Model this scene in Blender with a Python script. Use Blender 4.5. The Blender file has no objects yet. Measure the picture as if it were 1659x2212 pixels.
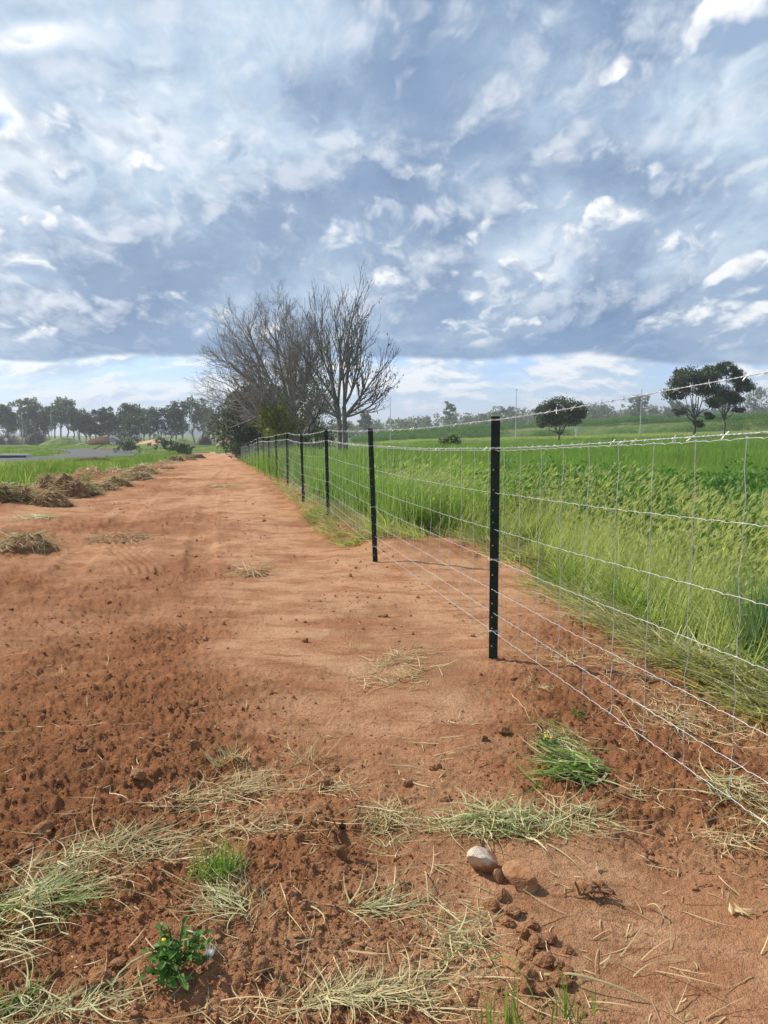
import bpy, bmesh, math, random
import numpy as np
from mathutils import Vector, Matrix

# ---------------------------------------------------------------- camera, sky, sun, exposure
S = bpy.context.scene
COL = S.collection
EYE = 1.6
PITCH = math.radians(5.75)
cam_data = bpy.data.cameras.new('camera')
cam = bpy.data.objects.new('camera', cam_data)
COL.objects.link(cam)
cam.location = (0, 0, EYE)
cam.rotation_euler = (math.pi / 2 - PITCH, 0, 0)
cam_data.sensor_fit = 'HORIZONTAL'
cam_data.sensor_width = 36
cam_data.lens = 36 * 1620 / 1659
cam_data.clip_start = 0.05
cam_data.clip_end = 9000
S.camera = cam

SUN_AZ, SUN_EL = math.radians(-64), math.radians(45)      # azimuth from +Y towards +X: the sun is to the left, a little ahead
SUN_DIR = Vector((math.sin(SUN_AZ) * math.cos(SUN_EL), math.cos(SUN_AZ) * math.cos(SUN_EL), math.sin(SUN_EL)))
sun_data = bpy.data.lights.new('sun', 'SUN')
sun_data.energy = 4.8
sun_data.angle = math.radians(0.5)
sun_data.color = (1.0, 0.94, 0.85)
sun = bpy.data.objects.new('sun', sun_data)
COL.objects.link(sun)
sun.rotation_euler = SUN_DIR.to_track_quat('Z', 'Y').to_euler()
sun.location = SUN_DIR * 60

S.view_settings.view_transform = 'Standard'
S.view_settings.look = 'None'
S.view_settings.gamma = 1
S.view_settings.exposure = 0.30
S.view_settings.use_curve_mapping = False
S.render.engine = 'CYCLES'
S.cycles.max_bounces = 6
S.cycles.transparent_max_bounces = 8
S.cycles.volume_bounces = 0
S.cycles.use_denoising = True


class Nodes:
    """small helper to write node trees as expressions"""
    def __init__(self, tree):
        self.t = tree
        self.L = tree.links.new

    def n(self, kind, **kw):
        node = self.t.nodes.new(kind)
        for k, v in kw.items():
            setattr(node, k, v)
        return node

    def put(self, sock, v):
        if isinstance(v, (int, float)):
            sock.default_value = v
        elif isinstance(v, (tuple, list)):
            sock.default_value = (*v, 1) if len(v) == 3 and sock.type == 'RGBA' else v
        else:
            self.L(v, sock)

    def m(self, op, a, b=0.0, c=0.0, clamp=False):
        node = self.n('ShaderNodeMath', operation=op, use_clamp=clamp)
        for i, v in enumerate((a, b, c)):
            self.put(node.inputs[i], v)
        return node.outputs[0]

    def v(self, op, a, b=(0, 0, 0), s=None):
        node = self.n('ShaderNodeVectorMath', operation=op)
        self.put(node.inputs[0], a)
        if s is None:
            self.put(node.inputs[1], b)
        else:
            self.put(node.inputs['Scale'], s)
        return node.outputs[0]

    def xyz(self, x, y, z):
        node = self.n('ShaderNodeCombineXYZ')
        for i, v in enumerate((x, y, z)):
            self.put(node.inputs[i], v)
        return node.outputs[0]

    def sep(self, v):
        node = self.n('ShaderNodeSeparateXYZ')
        self.L(v, node.inputs[0])
        return node.outputs

    def noise(self, vec, scale, detail=4, rough=0.5, dist=0.0, color=False):
        node = self.n('ShaderNodeTexNoise')
        if vec is not None:
            self.L(vec, node.inputs['Vector'])
        for k, v in (('Scale', scale), ('Detail', detail), ('Roughness', rough), ('Distortion', dist)):
            node.inputs[k].default_value = v
        return node.outputs['Color' if color else 'Fac']

    def ss(self, x, a, b, lo=0.0, hi=1.0):
        node = self.n('ShaderNodeMapRange', interpolation_type='SMOOTHSTEP')
        for i, v in enumerate((x, a, b, lo, hi)):
            self.put(node.inputs[i], v)
        return node.outputs[0]

    def mix(self, f, a, b, mode='MIX'):
        node = self.n('ShaderNodeMix', data_type='RGBA', blend_type=mode)
        self.put(node.inputs[0], f)
        self.put(node.inputs[6], a)
        self.put(node.inputs[7], b)
        return node.outputs[2]


def build_sky():
    w = bpy.data.worlds.new('World')
    S.world = w
    w.use_nodes = True
    w.node_tree.nodes.clear()
    N = Nodes(w.node_tree)
    d = N.n('ShaderNodeTexCoord').outputs['Generated']
    x, y, z = N.sep(d)
    z = N.m('MAXIMUM', z, 0.0)
    sky = N.n('ShaderNodeTexSky', sky_type='NISHITA', sun_disc=False)
    sky.sun_elevation = SUN_EL
    sky.sun_rotation = SUN_AZ
    sky.air_density = 1.2
    sky.dust_density = 0.4
    sky.ozone_density = 2.5
    col = N.mix(1.0, sky.outputs[0], (0.95, 1.15, 1.75), 'MULTIPLY')

    def plane(lift, sx=1.0, sy=1.0):
        zc = N.m('ADD', z, lift)
        return N.xyz(N.m('DIVIDE', x, zc), N.m('DIVIDE', y, zc), 0.0)

    def blob(p, cx, cy, rx, ry):
        q = N.v('DIVIDE', N.v('SUBTRACT', p, (cx, cy, 0)), (rx, ry, 1))
        node = N.n('ShaderNodeVectorMath', operation='LENGTH')
        N.L(q, node.inputs[0])
        return N.ss(node.outputs['Value'], 0.0, 1.0, 1.0, 0.0)

    WHITE, PALE, GREY, DARK = (9.6, 9.8, 9.9), (4.9, 6.2, 7.7), (2.55, 3.6, 5.3), (1.25, 2.2, 4.0)

    # low cumulus and thin sheets far off, near the horizon
    pf = plane(0.50)
    wf = N.v('SCALE', N.v('SUBTRACT', N.noise(pf, 7.0, 3, 0.55, color=True), (0.5, 0.5, 0.5)), s=0.06)
    qf = N.v('MULTIPLY', N.v('ADD', pf, wf), (1.0, 1.6, 1))
    far = N.noise(qf, 5.5, 9, 0.55)
    farl = N.noise(N.v('ADD', qf, (-0.012, -0.035, 0)), 5.5, 6, 0.55)
    a = N.ss(far, 0.38, 0.54, 0.1, 0.95)
    c = N.mix(N.ss(N.m('SUBTRACT', far, farl), -0.08, 0.06), (4.6, 6.2, 8.1), WHITE)
    col = N.mix(a, col, c)

    # the cloud deck overhead; it ends on a ragged flat edge well to the north
    LIFT = 0.42
    p = plane(LIFT)

    def pl(u, v):
        """deck coordinates of a bearing and a height above the horizon, both in degrees"""
        az_, el_ = math.radians(u), math.radians(v)
        k = math.sin(el_) + LIFT
        return math.sin(az_) * math.cos(el_) / k, math.cos(az_) * math.cos(el_) / k

    def billow(vec, scale, octaves, amp=0.55):
        tot, w_ = None, 1.0
        for o in range(octaves):
            n_ = N.noise(N.v('ADD', vec, (3.7 * o, 1.9 * o, 0.0)), scale * 2.1 ** o, 0.0, 0.5)
            n_ = N.m('MULTIPLY', N.m('ABSOLUTE', N.m('SUBTRACT', n_, 0.5)), 2.0 * w_)
            tot = n_ if tot is None else N.m('ADD', tot, n_)
            w_ *= amp
        return tot

    sv = N.n('ShaderNodeVectorMath', operation='NORMALIZE')
    N.L(N.v('SUBTRACT', (SUN_DIR.x / (SUN_DIR.z + LIFT), SUN_DIR.y / (SUN_DIR.z + LIFT) - 0.3, 0), p), sv.inputs[0])
    to_sun = sv.outputs[0]
    warp = N.v('SCALE', N.v('SUBTRACT', N.noise(p, 2.2, 4, 0.55, color=True), (0.5, 0.5, 0.5)), s=0.20)
    q = N.v('ADD', p, warp)
    qs = N.v('MULTIPLY', q, (1.1, 0.72, 1))
    px, py, _ = N.sep(p)
    big = N.noise(qs, 1.7, 3, 0.5)
    edge_y = 8.2
    edge = N.m('ADD', N.m('DIVIDE', y, N.m('ADD', z, 0.02)), N.m('MULTIPLY', N.m('SUBTRACT', N.noise(N.v('MULTIPLY', p, (1.0, 0.6, 1)), 3.0, 6, 0.5), 0.5), 3.4))
    cover = N.ss(edge, edge_y - 0.35, edge_y + 0.2, 1.0, 0.0)
    f = N.noise(qs, 2.6, 12, 0.60, 0.0)
    puff = billow(N.v('ADD', qs, (1.3, 0.4, 0)), 3.2, 5)
    fine = N.noise(N.v('ADD', q, (7.3, 2.2, 0)), 8.0, 8, 0.62)
    thick = N.m('ADD', N.m('MULTIPLY', f, 0.62), N.m('MULTIPLY', big, 0.42))
    thick = N.m('ADD', thick, N.m('MULTIPLY', N.m('SUBTRACT', fine, 0.5), 0.20))
    thick = N.m('ADD', thick, N.m('MULTIPLY', N.m('SUBTRACT', puff, 0.42), 0.10))
    thick = N.m('ADD', thick, 0.042)
    for az_, el_, rx, ry, amount in ((-20, 21, 0.38, 0.42, -0.125), (-4, 27, 0.2, 0.10, -0.07), (10, 12.5, 0.20, 0.16, -0.10), (21, 20, 0.22, 0.16, -0.07), (11, 28, 0.28, 0.16, 0.06),
                                     (-19, 9, 0.40, 0.22, 0.07), (8, 18, 0.34, 0.22, 0.05), (16, 8.5, 0.5, 0.10, 0.05), (-24, 24.5, 0.10, 0.035, -0.17), (-27, 20, 0.07, 0.07, -0.17)):
        cx, cy = pl(az_, el_)
        thick = N.m('ADD', thick, N.m('MULTIPLY', blob(p, cx, cy, rx, ry), amount))
    alpha = N.m('MULTIPLY', N.ss(thick, 0.32, 0.38), cover)
    ramp = N.n('ShaderNodeValToRGB')
    N.L(thick, ramp.inputs[0])
    el = ramp.color_ramp.elements
    el[0].position, el[0].color = 0.37, (*[v / 10 for v in WHITE], 1)
    el[1].position, el[1].color = 0.70, (*[v / 10 for v in DARK], 1)
    e = el.new(0.47); e.color = (*[v / 10 for v in PALE], 1)
    e = el.new(0.565); e.color = (*[v / 10 for v in GREY], 1)
    deck = N.mix(1.0, ramp.outputs[0], (10, 10, 10), 'MULTIPLY')
    # bulges are brighter on the side towards the sun, darker on the other
    puff_s = billow(N.v('ADD', N.v('ADD', qs, (1.3, 0.4, 0)), N.v('SCALE', to_sun, s=0.030)), 3.2, 5)
    r1 = N.m('SUBTRACT', puff, puff_s)
    deck = N.mix(N.ss(r1, 0.02, 0.34, 0.0, 0.60), deck, (8.6, 9.0, 9.5))
    deck = N.mix(N.ss(r1, -0.02, -0.34, 0.0, 0.55), deck, (1.9, 3.0, 4.8))
    fs = N.noise(N.v('ADD', qs, N.v('SCALE', to_sun, s=0.05)), 2.6, 7, 0.60, 0.0)
    r2 = N.m('SUBTRACT', f, fs)
    deck = N.mix(N.ss(r2, 0.0, 0.12, 0.0, 0.55), deck, (8.4, 8.9, 9.5))
    deck = N.mix(N.ss(r2, 0.0, -0.12, 0.0, 0.45), deck, (2.0, 3.1, 4.9))
    # towards its far edge one looks at the shaded underside
    under = N.m('MULTIPLY', N.ss(py, pl(0, 12)[1], pl(0, 7)[1]), N.ss(N.noise(p, 3.2, 3, 0.5), 0.25, 0.52))
    deck = N.mix(N.m('MULTIPLY', under, 0.70), deck, (1.5, 2.9, 5.1))
    col = N.mix(alpha, col, deck)

    # cumulus heads hanging in front of the deck
    wc = N.v('SCALE', N.v('SUBTRACT', N.noise(p, 6.0, 4, 0.55, color=True), (0.5, 0.5, 0.5)), s=0.10)
    qc = N.v('MULTIPLY', N.v('ADD', p, wc), (1.0, 0.70, 1))
    g = N.m('ADD', N.m('MULTIPLY', N.noise(qc, 4.2, 9, 0.58), 0.75), N.m('MULTIPLY', billow(qc, 5.6, 4), 0.28))
    qd = N.v('ADD', qc, N.v('SCALE', to_sun, s=0.026))
    gs = N.m('ADD', N.m('MULTIPLY', N.noise(qd, 4.2, 7, 0.58), 0.75), N.m('MULTIPLY', billow(qd, 5.6, 4), 0.28))
    where_ = N.noise(p, 3.2, 2, 0.5)
    ga = N.m('ADD', g, N.m('MULTIPLY', N.m('SUBTRACT', where_, 0.5), 0.8))
    ga = N.m('ADD', ga, N.ss(py, pl(0, 26)[1], pl(0, 14)[1], -0.10, 0.03))
    for az_, el_, rx, ry, amount in ((-24, 13, 0.22, 0.16, 0.07), (9, 11.5, 0.16, 0.10, 0.08), (23, 10.5, 0.2, 0.10, 0.07)):
        cx, cy = pl(az_, el_)
        ga = N.m('ADD', ga, N.m('MULTIPLY', blob(p, cx, cy, rx, ry), amount))
    a = N.m('MULTIPLY', N.ss(ga, 0.525, 0.64), N.ss(edge, edge_y - 2.2, edge_y - 0.8, 0.9, 0.0))
    lit = N.ss(N.m('SUBTRACT', g, gs), -0.04, 0.13)
    c = N.mix(lit, (2.9, 4.1, 5.9), (9.9, 9.9, 9.9))
    col = N.mix(a, col, c)

    # the air near the horizon
    hz = N.ss(z, 0.0, 0.09, 0.50, 0.0)
    col = N.mix(hz, col, (5.6, 7.2, 9.4))
    bg = N.n('ShaderNodeBackground')
    N.put(bg.inputs[0], col)
    bg.inputs[1].default_value = 0.09
    out = N.n('ShaderNodeOutputWorld')
    N.L(bg.outputs[0], out.inputs[0])
    w.cycles.sampling_method = 'MANUAL'
    w.cycles.sample_map_resolution = 512


build_sky()

# ---------------------------------------------------------------- helpers
rng = np.random.default_rng(7)


def tag(o, label=None, cat=None, group=None, kind=None):
    for k, v in (('label', label), ('category', cat), ('group', group), ('kind', kind)):
        if v:
            o[k] = v
    return o


def empty(name, loc, rz=0.0):
    o = bpy.data.objects.new(name, None)
    COL.objects.link(o)
    o.location = loc
    o.rotation_euler = (0, 0, rz)
    o.empty_display_size = 0.2
    return o


class MB:
    """collects vertices, faces and one per-vertex tint, builds one mesh"""
    def __init__(self):
        self.V, self.F, self.T, self.n = [], [], [], 0

    def add(self, V, F, tint=0.5):
        V = np.asarray(V, float).reshape(-1, 3)
        self.V.append(V)
        t = np.asarray(tint, float)
        self.T.append(np.full(len(V), float(t)) if t.ndim == 0 else t.reshape(-1))
        for f in (F if isinstance(F, list) else [F]):
            self.F.append(np.asarray(f, np.int64) + self.n)
        self.n += len(V)
        return self

    def mesh(self, name, mat, smooth=False):
        me = bpy.data.meshes.new(name)
        V = np.concatenate(self.V)
        me.vertices.add(len(V))
        me.vertices.foreach_set('co', V.astype(np.float32).ravel())
        loops = np.concatenate([f.ravel() for f in self.F]).astype(np.int32)
        tot = np.concatenate([np.full(len(f), f.shape[1]) for f in self.F]).astype(np.int32)
        start = np.concatenate([[0], np.cumsum(tot)[:-1]]).astype(np.int32)
        me.loops.add(len(loops))
        me.loops.foreach_set('vertex_index', loops)
        me.polygons.add(len(tot))
        me.polygons.foreach_set('loop_start', start)
        me.polygons.foreach_set('loop_total', tot)
        a = me.attributes.new('tint', 'FLOAT', 'POINT')
        a.data.foreach_set('value', np.concatenate(self.T).astype(np.float32))
        me.polygons.foreach_set('use_smooth', np.full(len(tot), smooth))
        me.update(calc_edges=True)
        me.materials.append(mat)
        return me

    def build(self, name, mat, parent=None, smooth=False, loc=None):
        o = bpy.data.objects.new(name, self.mesh(name, mat, smooth))
        COL.objects.link(o)
        if parent is not None:
            o.parent = parent
        if loc is not None:
            o.location = loc
        return o


def unit(v):
    return v / np.maximum(np.linalg.norm(v, axis=-1, keepdims=True), 1e-9)


def box(mb, x0, x1, y0, y1, z0, z1, tint=0.5, M=None):
    V = np.array([[x, y, z] for z in (z0, z1) for y in (y0, y1) for x in (x0, x1)], float)
    if M is not None:
        V = np.array([list(M @ Vector(v)) for v in V])
    F = np.array([[0, 2, 3, 1], [4, 5, 7, 6], [0, 1, 5, 4], [2, 6, 7, 3], [0, 4, 6, 2], [1, 3, 7, 5]])
    mb.add(V, F, tint)


def tubes(mb, P, R, sides=5, tint=0.5, cap=False):
    """P (n,k,3) polylines, R (n,k) radii"""
    P = np.asarray(P, float)
    R = np.asarray(R, float)
    n, k, _ = P.shape
    Tg = np.empty_like(P)
    Tg[:, 1:-1] = P[:, 2:] - P[:, :-2]
    Tg[:, 0] = P[:, 1] - P[:, 0]
    Tg[:, -1] = P[:, -1] - P[:, -2]
    Tg = unit(Tg)
    main = unit(P[:, -1] - P[:, 0])
    ref = np.where(np.abs(main[:, 2:3]) > 0.8, np.array([[1.0, 0.13, 0]]), np.array([[0, 0.07, 1.0]]))
    A = unit(np.cross(Tg, ref[:, None, :]))
    B = np.cross(Tg, A)
    ang = np.arange(sides) / sides * 2 * np.pi
    ring = (A[:, :, None, :] * np.cos(ang)[None, None, :, None] + B[:, :, None, :] * np.sin(ang)[None, None, :, None])
    V = P[:, :, None, :] + ring * R[:, :, None, None]
    i = np.arange(n)[:, None, None] * k * sides
    j = np.arange(k - 1)[None, :, None] * sides
    s = np.arange(sides)[None, None, :]
    s2 = (s + 1) % sides
    F = np.stack([i + j + s, i + j + s2, i + j + sides + s2, i + j + sides + s], -1).reshape(-1, 4)
    t = np.asarray(tint, float)
    if t.ndim == 1:
        t = np.repeat(t, k * sides)
    mb.add(V.reshape(-1, 3), F, t)
    if cap:
        for e in (0, k - 1):
            base = mb.n - n * k * sides
            idx = base + np.arange(n)[:, None] * k * sides + e * sides + np.arange(sides)[None, :]
            mb.F.append(idx if e else idx[:, ::-1])


def blades(mb, P, az, L, lean, curl, width, segs=4, tint=0.5, swerve=0.35):
    """grass blades as tapering bent ribbons; lean = start angle from vertical, curl = added by the tip (radians)"""
    n = len(P)
    az, L, lean, curl, width, tint = [np.broadcast_to(np.asarray(v, float), (n,)) for v in (az, L, lean, curl, width, tint)]
    turn = rng.normal(size=n) * swerve
    tw = rng.uniform(-0.9, 0.9, n)
    pos = np.array(P, float)
    Vs = []
    for k in range(segs + 1):
        t = k / segs
        a = lean + curl * t * t
        w = width * (1 - t ** 2.2) * 0.5 + 0.0002
        az_t = az + turn * t
        out = np.stack([np.cos(az_t), np.sin(az_t), np.zeros(n)], -1)
        side = np.stack([-np.sin(az_t), np.cos(az_t), np.zeros(n)], -1)
        d = out * np.sin(a)[:, None] + np.array([0, 0, 1.0]) * np.cos(a)[:, None]
        nrm = np.cross(side, d)
        sd = side * np.cos(tw)[:, None] + nrm * np.sin(tw)[:, None]
        Vs.append(pos - sd * w[:, None])
        Vs.append(pos + sd * w[:, None])
        pos = pos + d * (L / segs)[:, None]
    V = np.stack(Vs, 1)
    m = 2 * (segs + 1)
    b = np.arange(n)[:, None] * m
    F = np.concatenate([np.stack([b[:, 0] + 2 * k, b[:, 0] + 2 * k + 1, b[:, 0] + 2 * k + 3, b[:, 0] + 2 * k + 2], -1) for k in range(segs)])
    mb.add(V.reshape(-1, 3), F, np.repeat(tint, m))
    return pos


def ico(sub=1):
    bm = bmesh.new()
    bmesh.ops.create_icosphere(bm, subdivisions=sub, radius=1)
    V = np.array([v.co[:] for v in bm.verts])
    F = np.array([[v.index for v in f.verts] for f in bm.faces])
    bm.free()
    return V, F


# ---------------------------------------------------------------- noise and terrain
def hash2(ix, iy, seed):
    h = (ix.astype(np.int64) * 374761393 + iy.astype(np.int64) * 668265263 + seed * 974634533) & 0xFFFFFFFF
    h = ((h ^ (h >> 13)) * 1274126177) & 0xFFFFFFFF
    h = ((h ^ (h >> 16)) * 2246822519) & 0xFFFFFFFF
    return ((h ^ (h >> 15)) & 0xFFFFFF) / float(0xFFFFFF)


def vn(x, y, seed=0):
    ix, iy = np.floor(x), np.floor(y)
    fx, fy = x - ix, y - iy
    fx, fy = fx * fx * fx * (fx * (fx * 6 - 15) + 10), fy * fy * fy * (fy * (fy * 6 - 15) + 10)
    a, b = hash2(ix, iy, seed), hash2(ix + 1, iy, seed)
    c, d = hash2(ix, iy + 1, seed), hash2(ix + 1, iy + 1, seed)
    return (a + (b - a) * fx) * (1 - fy) + (c + (d - c) * fx) * fy - 0.5


def fbm(x, y, o=4, seed=0, gain=0.5):
    s, a = 0.0, 1.0
    for k in range(o):
        s = s + a * vn(x, y, seed + k * 17)
        x, y = x * 1.93 + y * 0.47, y * 1.93 - x * 0.47
        a *= gain
    return s


def sst(x, a, b):
    t = np.clip((x - a) / (b - a), 0, 1)
    return t * t * (3 - 2 * t)


F0 = np.array([0.784, 5.236])                       # foot of the nearest post
FD = np.array([-0.212, 0.9773])                     # direction of the fence


def fence_x(y):
    return F0[0] + FD[0] / FD[1] * (np.asarray(y, float) - F0[1])


def soil_edge(y):
    return fence_x(y) + np.interp(y, [-9, 3.5, 4.8, 5.8, 7.5, 9.8, 10.8, 11.6, 13, 18, 30, 200], [1.5, 1.45, 1.42, 1.35, 1.6, 1.8, 1.5, 0.5, 0.42, 0.25, 0.1, 0.1])


def soil_dist(x, y):
    """signed distance to the border of the bare red earth, positive inside"""
    left = x - (fence_x(y) - np.interp(y, [-9, 9, 15, 60, 130], [11, 9.5, 6.9, 6.9, 6.0]))
    return np.minimum(np.minimum(soil_edge(y) - x, left), 128 - y) + 0.5 * fbm(x * 0.9, y * 0.9, 3, 5)


def terrain(x, y):
    L = np.interp(y, [-50, 18, 22, 26, 30, 34, 38, 42, 60, 100, 160, 220, 400, 900, 4000], [0, 0, 0.08, 0.1, 0.05, -0.05, -0.15, -0.24, -0.55, -1.1, -1.0, -0.7, -0.4, 2, 6])
    ramp = sst(y, 28, 105)
    R = ramp * (0.5 + 0.025 * np.clip(x, -20, 130))
    far = sst(y, 205, 420) * 1.5
    s = sst(x - fence_x(y), 1.0, 7 + 0.22 * np.maximum(y, 0))
    z = L * (1 - s) + (R + far) * s
    # the embankment across the far end of the right-hand field
    yb = 200 + 7 * np.sin(x * 0.045) - 0.1 * x
    hb = np.interp(x, [-12, 4, 62, 110, 200], [0.3, 1.9, 3.2, 3.3, 3.0]) * (0.92 + 0.25 * fbm(x * 0.09, y * 0.03, 3, 31))
    z = z + hb * sst(y, yb - 11, yb) * (1 - 0.55 * sst(y, yb + 3, yb + 60)) * sst(x, -16, 6)
    # the earth has been cut a little below the paddock along the fence
    z = z + 0.16 * sst(x - fence_x(y), -0.12, 0.45) * sst(y, 7.5, 11.5) * (1 - sst(y, 60, 90))
    return z


def loose(x, y):
    """1 where the earth is loose and crumbly, 0 where it is scraped smooth and dry"""
    wx, wy = x + 0.6 * fbm(x * 0.9, y * 0.9, 2, 51), y + 0.6 * fbm(x * 0.9, y * 0.9, 2, 52)
    v = 0.53 + 1.35 * fbm(wx * 0.55, wy * 0.38, 4, 53)
    v = v - 1.3 * np.exp(-(((x + 0.25 + 0.19 * (y - 6)) / (0.75 + 0.06 * np.maximum(y, 0))) ** 2)) * sst(y, 4.6, 6.2)
    v = v - 0.9 * np.exp(-(((x - 1.05) / 0.55) ** 2 + ((y - 2.2) / 0.6) ** 2))
    v = v + 0.55 * np.exp(-(((x + 0.6) / 1.6) ** 2 + ((y - 3.2) / 1.3) ** 2))
    return np.clip(v, 0, 1)


def soil_relief(x, y):
    """clods, scrape marks and wheel marks of the graded earth"""
    d = np.hypot(x, y)
    rough = 0.42 + 0.58 * loose(x, y)
    h = 0.075 * fbm(x * 0.8, y * 0.8, 3, 1) * (0.5 + 0.5 * rough)
    far_ = sst(d, 6, 13)
    h = h + 0.020 * (1 + 0.7 * far_) * fbm(x * 4.5, y * 2.6, 3, 2) * rough
    l1 = fbm(x * 11, y * 11, 2, 3)
    l2 = fbm(x * 26, y * 26, 2, 4)
    l3 = vn(x * 62, y * 62, 6)
    patch = np.clip(0.35 + 1.1 * loose(x, y), 0.12, 1.4)
    l4 = vn(x * 130, y * 130, 16)
    h = h + rough * patch * (0.030 * (1 + 0.8 * far_) * np.maximum(l1, -0.10) + 0.024 * np.maximum(l2, -0.15) * (d < 22) + 0.016 * np.maximum(l3, -0.2) * (d < 10) + 0.009 * l4 * (d < 5))
    # drag marks run along the track
    along, across = x * FD[0] + y * FD[1], x * FD[1] - y * FD[0]
    h = h + 0.016 * fbm(across * 1.6, along * 0.10, 3, 9) * sst(y, 5, 10)
    h = h + 0.014 * fbm(across * 6, along * 3.0, 3, 10) * sst(y, 4, 8)
    # the earth pushed to the side of the graded strip stands as a ragged low ridge
    ridge = np.exp(-((x - fence_x(y) + 6.95 + 0.8 * fbm(y * 0.12, y * 0, 2, 81)) / 0.62) ** 2) * sst(y, 14.5, 17) * (1 - sst(y, 85, 110))
    h = h + ridge * np.clip(0.22 + 0.42 * fbm(x * 1.1, y * 0.7, 4, 82), 0, 1)
    # and a lip of earth lies along the fence on the track side
    lip = np.exp(-((x - fence_x(y) + 0.05) / 0.28) ** 2) * sst(y, 11, 13.5) * (1 - sst(y, 50, 80))
    h = h + lip * np.clip(0.07 + 0.12 * fbm(x * 2.2, y * 1.4, 3, 83), 0, 1)
    # shallow wheel ruts run the length of the strip
    off = x - fence_x(y) + 0.25 * np.sin(y * 0.11)
    for o in (-2.0, -3.6):
        w = np.abs(off - o)
        h = h + (0.016 * np.exp(-((w - 0.24) / 0.07) ** 2) - 0.028 * (1 - sst(w, 0.12, 0.24))) * sst(y, 6.5, 9.5) * (0.6 + 0.8 * fbm(y * 0.4 + o, y * 0, 2, 86))
        h = h + 0.010 * np.sin(along * 22 + across * 12) * (1 - sst(w, 0.10, 0.2)) * sst(y, 6.5, 9.5)
    # one tyre print with slanted bars
    a0 = np.array([-3.0, 9.2])
    td = unit(np.array([-0.42, 0.907]))
    ax, ay = x - a0[0], y - a0[1]
    u, w = ax * td[0] + ay * td[1], ax * td[1] - ay * td[0]
    inside = sst(u, -0.6, -0.2) * (1 - sst(u, 2.9, 3.4)) * (1 - sst(np.abs(w), 0.22, 0.27))
    h = h * (1 - 0.8 * inside) + inside * (-0.015 + 0.022 * np.sin((w * 9 + np.abs(u) * 0.6) * 7))
    return h


def ground_z(x, y):
    x, y = np.asarray(x, float), np.asarray(y, float)
    sd = soil_dist(x, y)
    m = sst(sd, -0.25, 0.15)
    near = 1 - sst(np.hypot(x, y), 130, 260)
    return terrain(x, y) + near * (m * soil_relief(x, y) + (1 - m) * 0.09 * fbm(x * 0.6, y * 0.6, 3, 12))


def gz(x, y):
    return float(ground_z(np.array([x]), np.array([y]))[0])


CP, SP = math.cos(PITCH), math.sin(PITCH)


def spot(u, v, lift=0.0):
    """where the sight line of a point of the photograph meets the ground"""
    dx, dy, dz = (u - 829.5), 1620 * CP + (1106 - v) * SP, -1620 * SP + (1106 - v) * CP
    t = np.geomspace(1.2, 420, 1500) / dy
    X, Y, Z = dx * t, dy * t, EYE + dz * t
    below = np.nonzero(Z < terrain(X, Y) + lift)[0]
    i = below[0] if len(below) else len(t) - 1
    return float(X[i]), float(Y[i])


def at_range(u, y):
    return (u - 829.5) / (1620 * CP) * y


# ---------------------------------------------------------------- materials
def material(name):
    m = bpy.data.materials.new(name)
    m.use_nodes = True
    m.node_tree.nodes.clear()
    return m, Nodes(m.node_tree)


def finish(N, shader):
    out = N.n('ShaderNodeOutputMaterial')
    N.L(shader, out.inputs[0])


def principled(N, color, rough=0.8, spec=0.25, normal=None, metal=0.0):
    b = N.n('ShaderNodeBsdfPrincipled')
    N.put(b.inputs['Base Color'], color)
    N.put(b.inputs['Roughness'], rough)
    b.inputs['Specular IOR Level'].default_value = spec
    b.inputs['Metallic'].default_value = metal
    if normal is not None:
        N.L(normal, b.inputs['Normal'])
    return b.outputs[0]


def bump(N, h, strength=0.5, dist=0.01):
    b = N.n('ShaderNodeBump')
    b.inputs['Strength'].default_value = strength
    b.inputs['Distance'].default_value = dist
    N.L(h, b.inputs['Height'])
    return b.outputs[0]


def where(N):
    return N.n('ShaderNodeNewGeometry').outputs['Position']


def tint_of(N):
    return N.n('ShaderNodeAttribute', attribute_name='tint').outputs['Fac']


def leaf_mat(name, c0, c1, trans=0.35, rough=0.5, spec=0.3, c2=None, patch=0.25):
    m, N = material(name)
    t = tint_of(N)
    c = N.mix(t, c0, c1)
    if c2 is not None:
        c = N.mix(N.ss(N.noise(where(N), patch, 4, 0.55), 0.42, 0.62), c, c2)
    p = principled(N, c, rough, spec)
    tr = N.n('ShaderNodeBsdfTranslucent')
    N.L(N.mix(1.0, c, (1.25, 1.25, 0.7), 'MULTIPLY'), tr.inputs[0])
    mx = N.n('ShaderNodeMixShader')
    mx.inputs[0].default_value = trans
    N.L(p, mx.inputs[1])
    N.L(tr.outputs[0], mx.inputs[2])
    finish(N, mx.outputs[0])
    return m


def plain_mat(name, c0, c1, scale=8, rough=0.8, spec=0.25, bump_s=0.3, bump_scale=40, metal=0.0, detail=5):
    m, N = material(name)
    p = where(N)
    c = N.mix(N.ss(N.noise(p, scale, detail, 0.6), 0.35, 0.65), c0, c1)
    nb = bump(N, N.noise(p, bump_scale, 4, 0.6), bump_s, 0.01) if bump_s else None
    finish(N, principled(N, c, rough, spec, nb, metal))
    return m


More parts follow.
